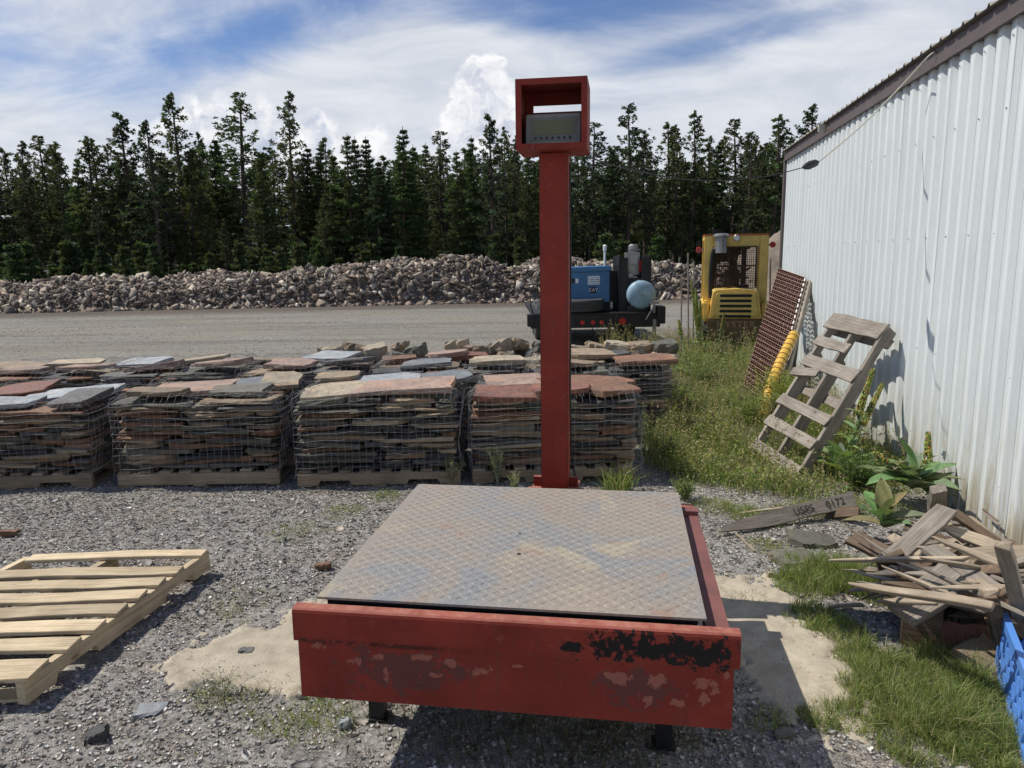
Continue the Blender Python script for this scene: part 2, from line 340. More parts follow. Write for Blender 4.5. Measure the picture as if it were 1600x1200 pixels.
# loose gravel chips
def chips(name,xr,yr,n,smin,smax,label,dens=None,cols=None,thick=(.18,.45)):
    x=rng.uniform(*xr,n);y=rng.uniform(*yr,n)
    if dens is not None:
        k=rng.random(n)<dens(x,y); x=x[k];y=y[k];n=len(x)
    s=smin*(smax/smin)**(rng.random(n)**2.2); k=6
    ang=np.linspace(0,2*np.pi,k,endpoint=False)[None,:]+rng.uniform(-.35,.35,(n,k))+rng.uniform(0,6.28,(n,1))
    rad=s[:,None]*rng.uniform(.55,1.1,(n,k))*.5; asp=rng.uniform(.45,1,(n,1)); th=s*rng.uniform(*thick,n)
    px=rad*np.cos(ang); py=rad*np.sin(ang)*asp; r2=rng.uniform(0,6.28,(n,1)); qx=px*np.cos(r2)-py*np.sin(r2); qy=px*np.sin(r2)+py*np.cos(r2)
    tx=rng.normal(0,.15,(n,1));ty=rng.normal(0,.15,(n,1)); tz=qx*tx+qy*ty; z0=hz(x,y)[:,None]
    ins=rng.uniform(.72,.95,(n,1))
    top=np.stack([x[:,None]+qx*ins,y[:,None]+qy*ins,z0+tz+th[:,None]*.8+rng.normal(0,.06,(n,k))*s[:,None]],-1)
    bot=np.stack([x[:,None]+qx,y[:,None]+qy,z0+tz-th[:,None]*.3],-1)
    V=np.concatenate([top,bot],1).reshape(-1,3); b=np.arange(n)[:,None]*2*k
    T=b+np.arange(k)[None,:]; side=[]
    for i in range(k): side.append(np.concatenate([b+i,b+k+i,b+k+(i+1)%k,b+(i+1)%k],1)[:,::-1][:, :])
    S=np.concatenate(side,0)
    pal=np.array(cols or [(.30,.29,.275),(.34,.325,.305),(.42,.405,.38),(.33,.30,.265),(.37,.34,.295),(.20,.195,.185),(.56,.54,.50),(.33,.28,.24)]); c=pal[rng.integers(0,len(pal),n)]*rng.uniform(.75,1.25,(n,1))
    return tag(npobj(name,V,[T,S],M_chip,np.repeat(c,2*k,0)),label,'gravel',kind='stuff')
def sandf(x,y):
    a=1-np.hypot((x+1.0)/.5,(y-3.1)/.55); b=1-np.hypot((x-1.12)/.32,(y-2.95)/.65); return np.clip(np.maximum(a,b)*2.2,0,1)
def lanef(x,y): return np.clip((x-.05*y-.8)/.4,0,1)*np.clip((y-4.6)/.7,0,1)
chips('gravel',(-4.6,2.9),(1.55,5.7),240000,.005,.032,'loose grey shale chips covering the yard near the scale',lambda x,y:(1-.80*np.clip((sandf(x,y)-.45+.5*vn(x*9,y*9,81))*2.2,0,1))*(1-.9*lanef(x,y))*np.clip(np.abs(x)<.78*y+.5,0,1)*(.45+.9*(vn(x*1.7,y*1.7,5)+.5))*np.clip((5.75-y)/.7,.0,1))
chips('gravel',(-7.5,1.2),(5.6,11.5),30000,.012,.05,'finer gravel around the back rows of caged stone',lambda x,y:(np.abs(x)<.78*y+.5)*.7)
chips('gravel',(-17,9),(10.5,26.8),110000,.012,.045,'coarse scattered gravel on the driven track in front of the rubble heap',lambda x,y:(np.abs(x)<.78*y+.5)*(.25+1.5*np.clip(vn(x*.35,y*1.6,71)+.5,0,1)**2),cols=[(.34,.325,.295),(.40,.385,.35),(.48,.46,.42),(.30,.275,.24),(.24,.23,.215)],thick=(.06,.16))
chips('gravel',(-3.4,2.9),(1.6,5.4),900,.04,.10,'flat shale flakes lying on the yard surface',lambda x,y:(1-.7*sandf(x,y))*(1-lanef(x,y)),thick=(.08,.2))
chips('gravel',(-1.7,1.6),(2.3,4.0),6000,.004,.022,'dark pebbles and splinters strewn over the sand',lambda x,y:sandf(x,y),cols=[(.14,.13,.12),(.22,.19,.16),(.32,.29,.24),(.42,.38,.31)])
# ------------------------------------------------------------ shed
def wall_mat():
    m,t,b=newmat('white_painted_metal'); P=t.geo('Position'); x,y,z=t.sep(P); o=t.mapn(P,(3,3,.5)); n=t.noise(o,3,6,.65,.4); n2=t.noise(t.mapn(P,(14,14,1.1)),2.2,6,.7,.5); n3=t.noise(P,60,4,.7)
    cc=t.mix(t.ss(n,.35,.7),(.63,.68,.685),(.69,.73,.725))
    st=t.m('MULTIPLY',t.ss(z,.95,.0),t.ss(n2,.40,.66)); cc=t.mix(t.m('MULTIPLY',st,.85),cc,(.42,.36,.22))
    mud=t.m('MULTIPLY',t.ss(z,.34,.0),t.ss(n2,.32,.56)); cc=t.mix(t.m('MULTIPLY',mud,.8),cc,(.30,.25,.16))
    sc_=t.m('MULTIPLY',t.ss(t.noise(t.mapn(P,(30,30,4)),3,5,.7),.68,.72),t.ss(z,1.3,.3)); cc=t.mix(t.m('MULTIPLY',sc_,.7),cc,(.28,.26,.24))
    t.put(b.inputs['Base Color'],cc); b.inputs['Roughness'].default_value=.42
    t.put(b.inputs['Normal'],t.bump(t.m('ADD',t.m('MULTIPLY',n3,.15),t.m('ADD',n,t.m('MULTIPLY',t.noise(P,1.1,3,.5),3.))),.22,.012)); return m
M_wall=wall_mat()
shed=empty('metal_shed',W0+WD*6.7,'long white corrugated metal shed with dark trim along the right of the yard','shed')
S0,S1,HT,RP=-4.5,6.70,2.93,.1745
def wbox(mb,s0,s1,o0,o1,z0,z1): mb.add([wpt(s0,o0,z0),wpt(s1,o0,z0),wpt(s1,o1,z0),wpt(s0,o1,z0),wpt(s0,o0,z1),wpt(s1,o0,z1),wpt(s1,o1,z1),wpt(s0,o1,z1)],((0,3,2,1),(4,5,6,7),(0,1,5,4),(1,2,6,5),(2,3,7,6),(3,0,4,7)))
def wpt(s,off,z): p=W0+WD*s+WN*off; return (p.x,p.y,z)
prof=[];s=S1-.03
while s>S0:
    prof+=[(s,.036),(s-.078,.036),(s-.0784,.0),(s-.148,.0)]; s-=RP
zs=[-.06,.25,.6,1.,1.5,2.,2.5,HT+.05]; Vw=[];Fw=[]
for j,z in enumerate(zs):
    for i,(s_,o_) in enumerate(prof):
        wob=.006*math.sin(s_*1.3+z*1.1)+(.014*math.sin(s_*3.1+1)*max(0,.6-z)); Vw.append(wpt(s_,o_+wob,z))
npf=len(prof)
Fw=[(j*npf+i,j*npf+i+1,(j+1)*npf+i+1,(j+1)*npf+i) for j in range(len(zs)-1) for i in range(npf-1)]
npobj('wall',Vw,[np.array(Fw)],M_wall,parent=shed)
sv=[];sf=[]
for zz in (.32,.95,1.75,2.45,2.84):
    s=S1-.03
    while s>-1.0:
        for so in (s-.037,):
            b0=len(sv)
            for k in range(6): sv.append(wpt(so+.006*math.cos(k*1.047),.0375,zz+.006*math.sin(k*1.047)))
            for k in range(6): sv.append(wpt(so+.004*math.cos(k*1.047),.042,zz+.004*math.sin(k*1.047)))
            sf.append((b0+6,b0+7,b0+8,b0+9,b0+10,b0+11)); sf+= [(b0+k,b0+(k+1)%6,b0+6+(k+1)%6,b0+6+k) for k in range(6)]
        s-=RP*2
mbs=MB(); mbs.add(sv,sf); mbs.build('screws',simple('dull_screw_head',(.25,.24,.22),.6,.3),shed)['kind']='stuff'
mb=MB()
for s_ in (5.6,4.73,3.86,2.99,2.12,1.25,.38,-.5): 
    so=S1-.03-RP*round((S1-.03-s_)/RP)-.076; wbox(mb,so,so+.0035,.0365,.0392,.02,HT)
mb.build('sheet_laps',M_wall,shed)
# far end wall and back
mb=MB(); E1=W0+WD*(S1-.03); mb.add([wpt(S1-.04,-.0,-.05),wpt(S1-.04,-9,-.05),wpt(S1-.04,-9,3.4),wpt(S1-.04,-4.5,4.6),wpt(S1-.04,0,2.97),wpt(S1-.10,-.0,-.05),wpt(S1-.10,-9,-.05),wpt(S1-.10,-9,3.4),wpt(S1-.10,-4.5,4.6),wpt(S1-.10,0,2.97)],[(0,1,2,3,4),(9,8,7,6,5),(0,4,9,5),(0,5,6,1),(1,6,7,2),(2,7,8,3),(3,8,9,4)])
mb.build('end_wall',M_wall,shed)
mb=MB(); wbox(mb,S1-.028,S1+.06,-.12,.062,-.05,HT); mb.build('corner_trim',M_trim,shed)
mb=MB(); wbox(mb,S0,S1+.06,-.05,.052,HT,HT+.125); wbox(mb,S0,S1+.06,.052,.066,HT-.008,HT+.012); mb.build('fascia',M_trim,shed)
rp=[];s=S1+.13
while s>S0: rp+=[(s,0),(s-.118,0),(s-.128,.020),(s-.150,.020),(s-.160,0)]; s-=.1745
Vr=[wpt(a,.085,3.062+b_) for a,b_ in rp]+[wpt(a,-9.2,3.062+b_+1.6) for a,b_ in rp]+[wpt(a,.085,3.052+b_*.95) for a,b_ in rp]+[wpt(a,-9.2,3.048+b_*.9+1.6) for a,b_ in rp]; n=len(rp)
npobj('roof',Vr,[np.array([(i,i+1,n+i+1,n+i) for i in range(n-1)]+[(2*n+i,3*n+i,3*n+i+1,2*n+i+1) for i in range(n-1)]+[(i,2*n+i,2*n+i+1,i+1) for i in range(n-1)])],M_roof,parent=shed)
mb=MB(); wbox(mb,4.47,4.50,.055,.13,2.97,3.05); mb.build('bracket',M_cable2,shed)
# cable from the eave down to the display housing of the scale
cb=empty('power_cable',OW(1450,90,.1),'cable with a black connector drooping from the shed eave to the display housing','cable')
def smooth_pts(P,n=8):
    P=[Vector(p) for p in P]; out=[]
    for i in range(len(P)-1):
        p0=P[max(i-1,0)];p1=P[i];p2=P[i+1];p3=P[min(i+2,len(P)-1)]
        for k in range(n):
            t=k/n; out.append(.5*((2*p1)+(p2-p0)*t+(2*p0-5*p1+4*p2-p3)*t*t+(3*p1-p0-3*p2+p3)*t**3))
    return out+[P[-1]]
a0=OW(1450,89,.10); c0=AY(1279,253,5.52); c1=AY(1254,262,5.42)
MB().tube(smooth_pts([a0+Vector((.05,.0,.03)),a0,AY(1400,143,5.72),AY(1340,202,5.62),c0]),.0055,6).build('cable_end',M_cable2,cb)
mb=MB(); mb.tube([c0,c0.lerp(c1,.2),c0.lerp(c1,.6),c0.lerp(c1,.85),c1],[.007,.026,.030,.020,.006],8); mb.build('connector',M_cable,cb,smooth=True)
MB().tube(smooth_pts([c1,AY(1200,275,5.2),AY(1130,282,4.9),AY(1060,279,4.5),AY(1000,268,4.1),AY(950,256,3.76),AY(916,243,3.56)]),.0036,6).build('cable_span',M_cable,cb)

# ------------------------------------------------------------ red platform scale
def redpaint(name,marks=True):
    m,t,b=newmat(name); v=t.coord('Object'); x,y,z=t.sep(v); n=t.noise(v,3.5,6,.6,.3); n2=t.noise(v,22,6,.7,.4); n3=t.noise(t.mapn(v,(9,9,1.2)),4,5,.65)
    red=t.mix(t.ss(n,.35,.7),(.19,.026,.017),(.27,.040,.026)); red=t.mix(t.ss(n3,.5,.75,0.,.5),red,(.14,.05,.04))
    fade=t.mix(t.ss(n2,.58,.72,0.,.35),red,(.35,.13,.10)); cc=fade
    if marks:
        def el(cx,cz,rx,rz,lo,hi,a=.35):
            q=t.comb(t.m('DIVIDE',t.m('SUBTRACT',x,cx),rx),t.m('DIVIDE',t.m('SUBTRACT',z,cz),rz))
            f=t.m('ADD',t.vm('LENGTH',q),t.m('MULTIPLY',t.m('SUBTRACT',n2,.5),4.6)); return t.ss(f,hi,lo,0.,1.)
        for e in ((.29,-.19,.17,.07),(1.02,-.19,.12,.06),(.46,-.17,.06,.03)): cc=t.mix(t.m('MULTIPLY',el(*e,.7,1.1),.75),cc,(.10,.045,.04))
        for e in ((.02,-.125,.035,.016),(.21,-.15,.03,.02),(.36,-.14,.045,.013),(.45,-.155,.03,.02),(.55,-.17,.05,.022),(.97,-.16,.045,.03),(1.08,-.16,.035,.03),(1.21,-.16,.025,.03),(1.25,-.18,.03,.03),(1.22,-.21,.03,.03),(1.14,-.235,.045,.02),(.13,-.17,.03,.02),(.40,-.20,.03,.012),(.24,-.21,.02,.03),(1.05,-.23,.02,.025),(.66,-.15,.02,.008),(1.28,-.14,.012,.02)): cc=t.mix(t.m('MULTIPLY',el(*e,.55,.62),.85),cc,(.33,.12,.085))
        holes=t.ss(t.noise(t.mapn(v,(1.6,1,.9)),17,5,.7),.40,.45)
        for e in ((.98,-.058,.15,.046),(1.15,-.060,.13,.046),(.83,-.068,.05,.022),(1.25,-.06,.05,.045)): cc=t.mix(t.m('MULTIPLY',el(*e,.86,.98),holes),cc,(.014,.012,.012))
        smear=t.m('MULTIPLY',t.ss(t.m('ABSOLUTE',t.m('ADD',z,.108)),.016,.002),t.ss(n2,.42,.55)); smear=t.m('MULTIPLY',smear,t.ss(x,.62,.3)); cc=t.mix(t.m('MULTIPLY',smear,.85),cc,(.02,.012,.01))
    cc=t.mix(t.m('MULTIPLY',t.ss(t.noise(t.mapn(v,(24,24,1.6)),3,6,.75),.60,.70),.45),cc,(.07,.03,.022)); cc=t.mix(t.m('MULTIPLY',t.ss(t.noise(t.mapn(v,(2,30,40),(0,0.25,0)),3,5,.8),.68,.70),.5),cc,(.34,.15,.12)); ch=t.ss(t.noise(v,30,5,.75),.66,.69); cc=t.mix(ch,cc,(.06,.025,.018))
    bv=t.node('ShaderNodeBevel',samples=6); bv.inputs[0].default_value=.007; ew=t.m('MULTIPLY',t.ss(t.vm('DOT_PRODUCT',bv.outputs[0],t.geo('Normal')),.985,.86),t.ss(t.noise(v,16,5,.75),.44,.56)); cc=t.mix(t.m('MULTIPLY',ew,.8),cc,(.13,.065,.045))
    up=t.sep(t.geo('Normal'))[2]; dust=t.m('MULTIPLY',t.ss(up,.5,.95),t.ss(n2,.3,.7,.25,.7)); cc=t.mix(dust,cc,(.40,.20,.15))
    t.put(b.inputs['Base Color'],cc); t.put(b.inputs['Roughness'],t.ramp(n2,[(.3,.5),(.7,.75)])); b.inputs['Specular IOR Level'].default_value=.2
    t.put(b.inputs['Normal'],t.bump(t.m('ADD',n2,t.m('MULTIPLY',ch,-1.)),.22,.003)); return m
def platemat():
    m,t,b=newmat('worn_tread_plate'); v=t.coord('Object'); n=t.noise(v,1.9,6,.62,.9); n2=t.noise(v,5,6,.7,.5); n3=t.noise(v,60,4,.75); n4=t.noise(t.mapn(v,(1,1,1),loc=(4,9,2)),2.6,5,.6,1.)
    cc=t.ramp(n,[(.26,(.17,.19,.21)),(.40,(.235,.235,.23)),(.48,(.27,.24,.205)),(.68,(.31,.26,.21))])
    cc=t.mix(t.ss(n4,.56,.70,0.,.6),cc,(.40,.34,.23)); cc=t.mix(t.ss(n2,.56,.70,0.,.55),cc,(.27,.145,.095)); cc=t.mix(t.ss(t.noise(v,28,5,.7),.58,.68,0.,.5),cc,(.16,.10,.07)); cc=t.mix(t.ss(n4,.40,.28,0.,.45),cc,(.17,.195,.235))
    cc=t.mix(1,cc,t.ramp(n3,[(.3,.75),(.7,1.18)]),'MULTIPLY')
    t.put(b.inputs['Base Color'],cc); t.put(b.inputs['Roughness'],t.ramp(n2,[(.3,.48),(.7,.72)])); b.inputs['Metallic'].default_value=.12
    t.put(b.inputs['Normal'],t.bump(t.m('ADD',n3,n2),.2,.0015)); return m
M_redm=redpaint('peeling_red_paint'); M_redp=redpaint('red_paint',False); M_plate=platemat(); M_rail=simple('dusty_oxide_paint',(.17,.065,.058),.7,0,.3,8,.2,.003)
SO=Vector((-.64,2.239,0)); SA=R(-8.7)
SM=Matrix.Translation(SO)@Matrix.Rotation(SA,4,'Z')
scale=empty('platform_scale',SM,'red steel floor scale with rusty tread plate and a tall display post','scale')
def T(x,y,z): return SM@Matrix.Translation((x,y,z))
PW,PD,PZ=1.225,1.21,.58
# plate with raised lugs
mb=MB(); mb.box(0,PW,0,PD,-.008,0); 
pit=.0275
for i in range(int(PW/pit)):
    for j in range(int(PD/pit)):
        cx=(i+.5)*pit+.003;cy=(j+.5)*pit+.003; a=R(45) if (i+j)%2 else R(-45); L=.0120;Wd=.0030;h=.0018
        c_,s_=math.cos(a),math.sin(a)
        def q(u,v,z): return (cx+u*c_-v*s_,cy+u*s_+v*c_,z)
        if cx<.02 or cx>PW-.02 or cy<.02 or cy>PD-.02: continue
        mb.add([q(-L,0,.0002),q(-L*.4,-Wd,.0002),q(L*.4,-Wd,.0002),q(L,0,.0002),q(L*.4,Wd,.0002),q(-L*.4,Wd,.0002),q(-L*.55,0,h),q(L*.55,0,h)],[(0,1,6),(1,2,7,6),(2,3,7),(3,4,7),(4,5,6,7),(5,0,6)])
pl=mb.build('tread_plate',M_plate,scale,T(0,0,PZ))
mb=MB(); mb.lathe([(.0075,.0),(.0075,.0012)],None,14); h1=mb.build('bolt_hole',M_black,pl,T(.60,.42,PZ+.0006))
mb=MB(); mb.lathe([(.006,.0),(.006,.0012)],None,14); h1=mb.build('bolt_hole',M_black,pl,T(.575,.62,PZ+.0006))
# weighbridge frame below the plate
mb=MB()
for y0 in (.012,.58,1.14): mb.box(.03,1.20,y0,y0+.06,-.09,-.0)
for x0 in (.03,.6,1.14): mb.box(x0,x0+.06,.072,1.14,-.088,-.002)
mb.build('deck_frame',M_black,scale,T(0,0,PZ-.0085))
# front skirt
mb=MB(); LX0,LX1=-.062,1.318
mb.prism([(LX0,-.0),(LX1,-.0),(LX1,-.108),(LX0,-.108)],-.055,-.047)
rim=[]; 
fl=MB(); 
prof2=[(-.055,-.012),(-.053,-.004),(-.047,0.001),(-.014,.002),(-.014,-.006),(-.045,-.007),(-.047,-.012)]
nn=len(prof2); vs=[Vector((LX0,a,b_)) for a,b_ in prof2]+[Vector((LX1,a,b_)) for a,b_ in prof2]
fl.add(vs,[tuple(range(nn)),tuple(range(2*nn-1,nn-1,-1))]+[(i,i+nn,(i+1)%nn+nn,(i+1)%nn) for i in range(nn)])
mb2=MB(); mb2.v=list(fl.v);mb2.f=list(fl.f);mb2.c=list(fl.c); mb2.box(LX0,LX1,-.0552,-.047,-.108,-.0118)
SZ=.562
fb=mb2.build('front_bumper',M_redm,scale,T(0,0,SZ))
mb=MB(); mb.box(LX0+.012,LX1-.016,-.049,-.040,-.306,-.1085); mb.build('front_skirt',M_redm,scale,T(0,0,SZ))
# side and rear channels
mb=MB(); mb.box(1.232,1.300,-.035,1.105,-.006,.0); mb.box(1.293,1.300,-.035,1.105,-.16,-.0065); mb.box(1.226,1.232,-.035,1.105,-.02,.012); mb.box(1.232,1.3,1.05,1.105,.0005,.02)
mb.build('side_rail',M_rail,scale,T(0,0,.528))
mb=MB(); mb.box(-.035,-.0,-.035,1.105,-.16,.0); mb.build('side_rail',M_redp,scale,T(.02,0,.50))
mb=MB(); mb.box(-.02,1.30,1.225,1.285,-.16,.0); mb.box(.50,.78,1.2855,1.48,-.012,.0); mb.build('rear_rail',M_redp,scale,T(0,0,.50))
for x,y in ((.10,.24),(1.12,.22),(.09,1.05),(1.12,1.05),(.58,1.18)):
    mb=MB(); mb.box(-.027,.027,-.025,.025,0,.44); mb.box(-.04,.04,-.035,.035,0,.010); mb.build('leg',M_black,scale,T(x,y,0) )
# post + box
PXc=Vector((.212,3.555,0)); PM=Matrix.Translation(PXc)@Matrix.Rotation(SA,4,'Z')
def TP(x,y,z): return PM@Matrix.Translation((x,y,z))
mb=MB(); mb.box(-.066,.066,-.064,.064,0,1.66); mb.build('post',M_redp,scale,TP(0,0,.46),bevel=.006)
mb=MB(); mb.box(-.115,.115,-.10,.10,0,.022); mb.box(-.11,-.067,-.012,.012,.0225,.07);mb.box(.067,.11,-.012,.012,.0225,.07)
for a in(-.09,.09):
    for b_ in (-.08,.08): mb.lathe([(.012,.0225),(.012,.035)],Matrix.Translation((a,b_,0)),6)
mb.build('base_flange',M_redp,scale,TP(0,0,.502))
BW,BH,BD,th=.316,.300,.26,.012; bz=2.122
ZS1=AY(860,165.2,3.66).z-bz; ZS0=ZS1-.030
B0=TP(-.158,-.158,bz)
mb=MB(); mb.box(0,BW,0,BD,0,th); mb.box(0,BW,0,BD,BH-th,BH); mb.box(0,th,0,BD,th,BH-th); mb.box(BW-th,BW,0,BD,th,BH-th)
fr=.026
mb.box(th,BW-th,-.0,.004,BH-fr,BH-th); mb.box(th,BW-th,0,.004,th,fr); mb.box(th,fr,0,.004,fr,BH-fr); mb.box(BW-fr,BW-th,0,.004,fr,BH-fr)
mb.box(th,BW-th,BD-.006,BD-.001,ZS1,BH-th); mb.box(th,BW-th,BD-.006,BD-.001,th,ZS0); mb.box(th,.05,BD-.006,BD-.001,ZS0,ZS1)
hb=mb.build('display_housing',M_redp,scale,B0)
Mi=B0@Matrix.Translation((.036,.06,.024))@Matrix.Rotation(R(-9),4,'X')
M_ind=simple('grey_instrument_case',(.25,.245,.225),.55,0,.25); M_lcd=simple('olive_display_glass',(.14,.145,.065),.35,0,.15,3,0); M_btn=simple('black_button',(.01,.01,.01),.4)
mb=MB(); mb.box(0,.246,0,.05,0,.142); ind=mb.build('indicator',M_ind,scale,Mi,bevel=.004)
mb=MB(); mb.box(.018,.232,-.003,-.0005,.020,.124); mb.build('bezel',simple('dark_bezel',(.17,.17,.155),.5),ind,Mi)
mb=MB(); mb.box(.030,.222,-.0055,-.0032,.046,.112); mb.build('display',M_lcd,ind,Mi)
for k in range(7):
    mb=MB(); mb.lathe([(.0058,0),(.0058,.004)],Matrix.Translation((.045+k*.026,-.0032,.032))@Matrix.Rotation(R(90),4,'X'),12); mb.build('button',M_btn,ind,Mi)
mb=MB(); mb.tube([PM@Vector(p) for p in ((.072,.0,2.08),(.075,.0,1.6),(.072,-.005,1.0),(.078,.0,.7),(.1,.06,.5))],.0045,6); mb.build('signal_cable',M_cable,scale)

# ------------------------------------------------------------ pallets
def plank_mesh(L,w_,t_,rag=.0,seed=0,warp=.004,chip=.0):
    r=random.Random(seed); n=max(4,int(L/.12)); vs=[];
    for i in range(n+1):
        x=-L/2+L*i/n; ww=w_/2*(1+r.uniform(-chip,chip)); zz=r.uniform(-warp,warp)*.5+warp*math.sin(i*.9+seed); y0=-ww*(1+r.uniform(-chip,0)); y1=ww*(1+r.uniform(-chip,0))
        xs=[x]*4
        if rag and i in(0,n): xs=[x+r.uniform(-rag,rag*.3)*(1 if i==n else -1) for _ in range(4)]
        vs+=[(xs[0],y0,zz-t_/2),(xs[1],y1,zz-t_/2),(xs[2],y1,zz+t_/2),(xs[3],y0,zz+t_/2)]
    fs=[]
    for i in range(n):
        for k in range(4): fs.append((4*i+k,4*i+(k+1)%4,4*i+4+(k+1)%4,4*i+4+k))
    fs+=[(3,2,1,0),(4*n,4*n+1,4*n+2,4*n+3)]
    return vs,fs
PSEED=[0]
def plank(name,p0,p1,w_,t_,up,mat,parent=None,rag=.01,warp=.003,chip=.05,splint=False):
    PSEED[0]+=1; p0=Vector(p0);p1=Vector(p1); L=(p1-p0).length
    M=frame((p0+p1)/2,p1-p0,None,(Vector(up)-(p1-p0)*(Vector(up).dot(p1-p0)/L**2)))
    vs,fs=plank_mesh(L,w_,t_,rag,PSEED[0],warp,chip)
    if splint:   # one end split to a point
        vs=[(x,(y*(1-.75*max(0,(-x/L*2-.45))/.55)),z*(1-.5*max(0,(-x/L*2-.45))/.55)) for x,y,z in vs]
    return MB().add(vs,fs).build(name,mat,parent,M,bevel=min(.002,t_*.15))
def stringer(name,p0,p1,h,t_,mat,parent,up=(0,0,1),notch=True):
    p0=Vector(p0);p1=Vector(p1);L=(p1-p0).length; M=frame(p0,p1-p0,None,up)
    if notch: poly=[(0,0),(.15,0),(.165,.035),(.38,.035),(.395,0),(L-.395,0),(L-.38,.035),(L-.165,.035),(L-.15,0),(L,0),(L,h),(0,h)]
    else: poly=[(0,0),(L,0),(L,h),(0,h)]
    return MB().prism(poly,-t_/2,t_/2).build(name,mat,parent,M,bevel=.0015)
# fresh pallet on the gravel, left
O=Vector((-1.845,2.55,.0)); ly=Vector((-1.645,3.785,0))-O; lx=Vector((-.985,-.035,0))
ep=empty('wooden_pallet',O+lx*.5+ly*.5,'fresh pale wooden pallet lying flat on the gravel at the left','pallet')
for k,u in enumerate((.0,.49,.955)):
    a=O+lx*u+Vector((-.02,0,.012)); stringer('stringer',a,a+ly*1.0,.095,.038,M_newwood,ep)
for k in (0.02,.46,.9): a=O+ly*k+Vector((.0,.05,.006)); plank('bottom_board',a,a+lx*.995,.09,.012,(0,0,1),M_newwood,ep)
pos=[(.055,.15),(.205,.105),(.325,.105),(.445,.105),(.56,.105),(.675,.10),(.785,.10),(.965,.09)]
for v_,wd in pos:
    a=O+ly*v_+Vector((.004+random.uniform(-.004,.004),0,.117)); b_=a+lx*(.975 if v_<.9 else .93)+Vector((0,random.uniform(-.01,.01),.0))
    plank('deck_board',a,b_,wd,.018,(0,0,1),M_newwood,ep,rag=.004)
# grey pallet leaning on the shed
BRp=G(1240,750,.0); BLp=G(1168,700,.03); TRp=OW(1386,508,.15)
dl=(BLp-BRp); dt=(TRp-BRp); nrm=dl.cross(dt).normalized(); nrm=nrm if nrm.x<0 else -nrm
lp=empty('wooden_pallet',(BRp+BLp)/2,'weathered grey pallet with broken boards leaning against the white shed wall','pallet')
for k,u in enumerate((.03,.5,.95)):
    a=BRp+dl*u-nrm*.115; stringer('stringer',a,a+dt,.10,.036,M_greywood,lp,up=nrm,notch=(k<3))
def slat(v_,u0,u1,wd,sk=0,back=False,mt=None):
    a=BRp+dl*u0+dt*v_-nrm*(.004 if not back else .124); b_=BRp+dl*u1+dt*(v_+sk)-nrm*(.004 if not back else .124); plank('deck_board',a,b_,wd,.018,nrm,mt or M_greywood,lp,rag=.012,chip=.08)
for v_,u0,u1,wd,sk in ((.045,0,.99,.105,0),(.215,0,1.0,.095,0),(.365,.0,1.0,.10,0),(.655,.0,.98,.115,0),(.80,.36,1.0,.10,0),(.955,.0,1.0,.155,0)): slat(v_,u0,u1,wd,sk)
slat(.60,.60,1.08,.085,-.05)
for v_ in (.06,.5,.93): slat(v_,0,1.,.09,0,True)
slat(.5,.02,.35,.09,.0,True,M_brownwood)

# ------------------------------------------------------------ caged flagstone
PAL={'grey':(.135,.13,.12),'blue-grey':(.175,.19,.20),'dark slate':(.062,.06,.058),'tan':(.27,.205,.135),'rust-brown':(.215,.115,.065),'red-brown':(.20,.088,.058),'buff':(.38,.315,.22),'pale blue':(.36,.385,.40),'pinkish':(.31,.215,.165),'olive-grey':(.13,.125,.095)}
def slab_geo(L,D,t_,r,edge=.02,wob=.12,n=14):
    pts=[]
    cor=[(-L/2*(1-r.uniform(0,wob)),-D/2*(1-r.uniform(0,wob))),(L/2*(1-r.uniform(0,wob)),-D/2*(1-r.uniform(0,wob))),(L/2*(1-r.uniform(0,wob)),D/2*(1-r.uniform(0,wob))),(-L/2*(1-r.uniform(0,wob)),D/2*(1-r.uniform(0,wob)))]
    for k in range(4):
        a=cor[k];b=cor[(k+1)%4];c0=cor[k-1]; cut=r.random()<.45; m=min(L,D)
        if cut:
            u=r.uniform(.10,.34); v=r.uniform(.10,.34); pts.append((a[0]+(c0[0]-a[0])*u,a[1]+(c0[1]-a[1])*u)); t0=v
            pts.append((a[0]+(b[0]-a[0])*v,a[1]+(b[1]-a[1])*v))
        else: pts.append(a); t0=0
        ns=3 if n>10 else 2
        for j in range(ns):
            t=t0+(.68-t0)*(j+1)/(ns+.6); pts.append((a[0]+(b[0]-a[0])*t+r.uniform(-.045,.045)*m,a[1]+(b[1]-a[1])*t+r.uniform(-.045,.045)*m))
    n=len(pts)
    kx=r.uniform(-.9,.9)
    tx,ty=r.uniform(-.02,.02),r.uniform(-.02,.02); vs=[]
    for (zf,ins) in ((-.5,.0),(-.18,1),(.2,1),(.5,.0)):
        for (x,y) in pts:
            rr=math.hypot(x,y)+1e-6; off=(-edge*r.uniform(.1,.9) if ins==0 else r.uniform(-edge*.5,edge*.35)); f=1+off/rr
            vs.append((x*f,y*f,zf*t_*(1+x*kx/L)+x*tx+y*ty+r.uniform(-.14,.14)*t_*(1 if ins else .4)))
    fs=[tuple(range(n-1,-1,-1)),tuple(3*n+k for k in range(n))]
    for j in range(3):
        for k in range(n): fs.append((j*n+k,j*n+(k+1)%n,(j+1)*n+(k+1)%n,(j+1)*n+k))
    return vs,fs
def slab(name,loc,L,D,t_,rz,col,r,label,cat,group=None,rx=0,ry=0,edge=.02,wob=.12,n=14):
    vs,fs=slab_geo(L,D,t_,r,edge,wob,n); mb=MB(); c=PAL[col]; k=r.uniform(.8,1.2); mb.cur=tuple(x*k for x in c); mb.add(vs,fs)
    M=Matrix.Translation(loc)@Matrix.Rotation(rz,4,'Z')@Matrix.Rotation(rx,4,'X')@Matrix.Rotation(ry,4,'Y')
    return tag(mb.build(name,M_stone,None,M),label,cat,group)
stuffV=MB()
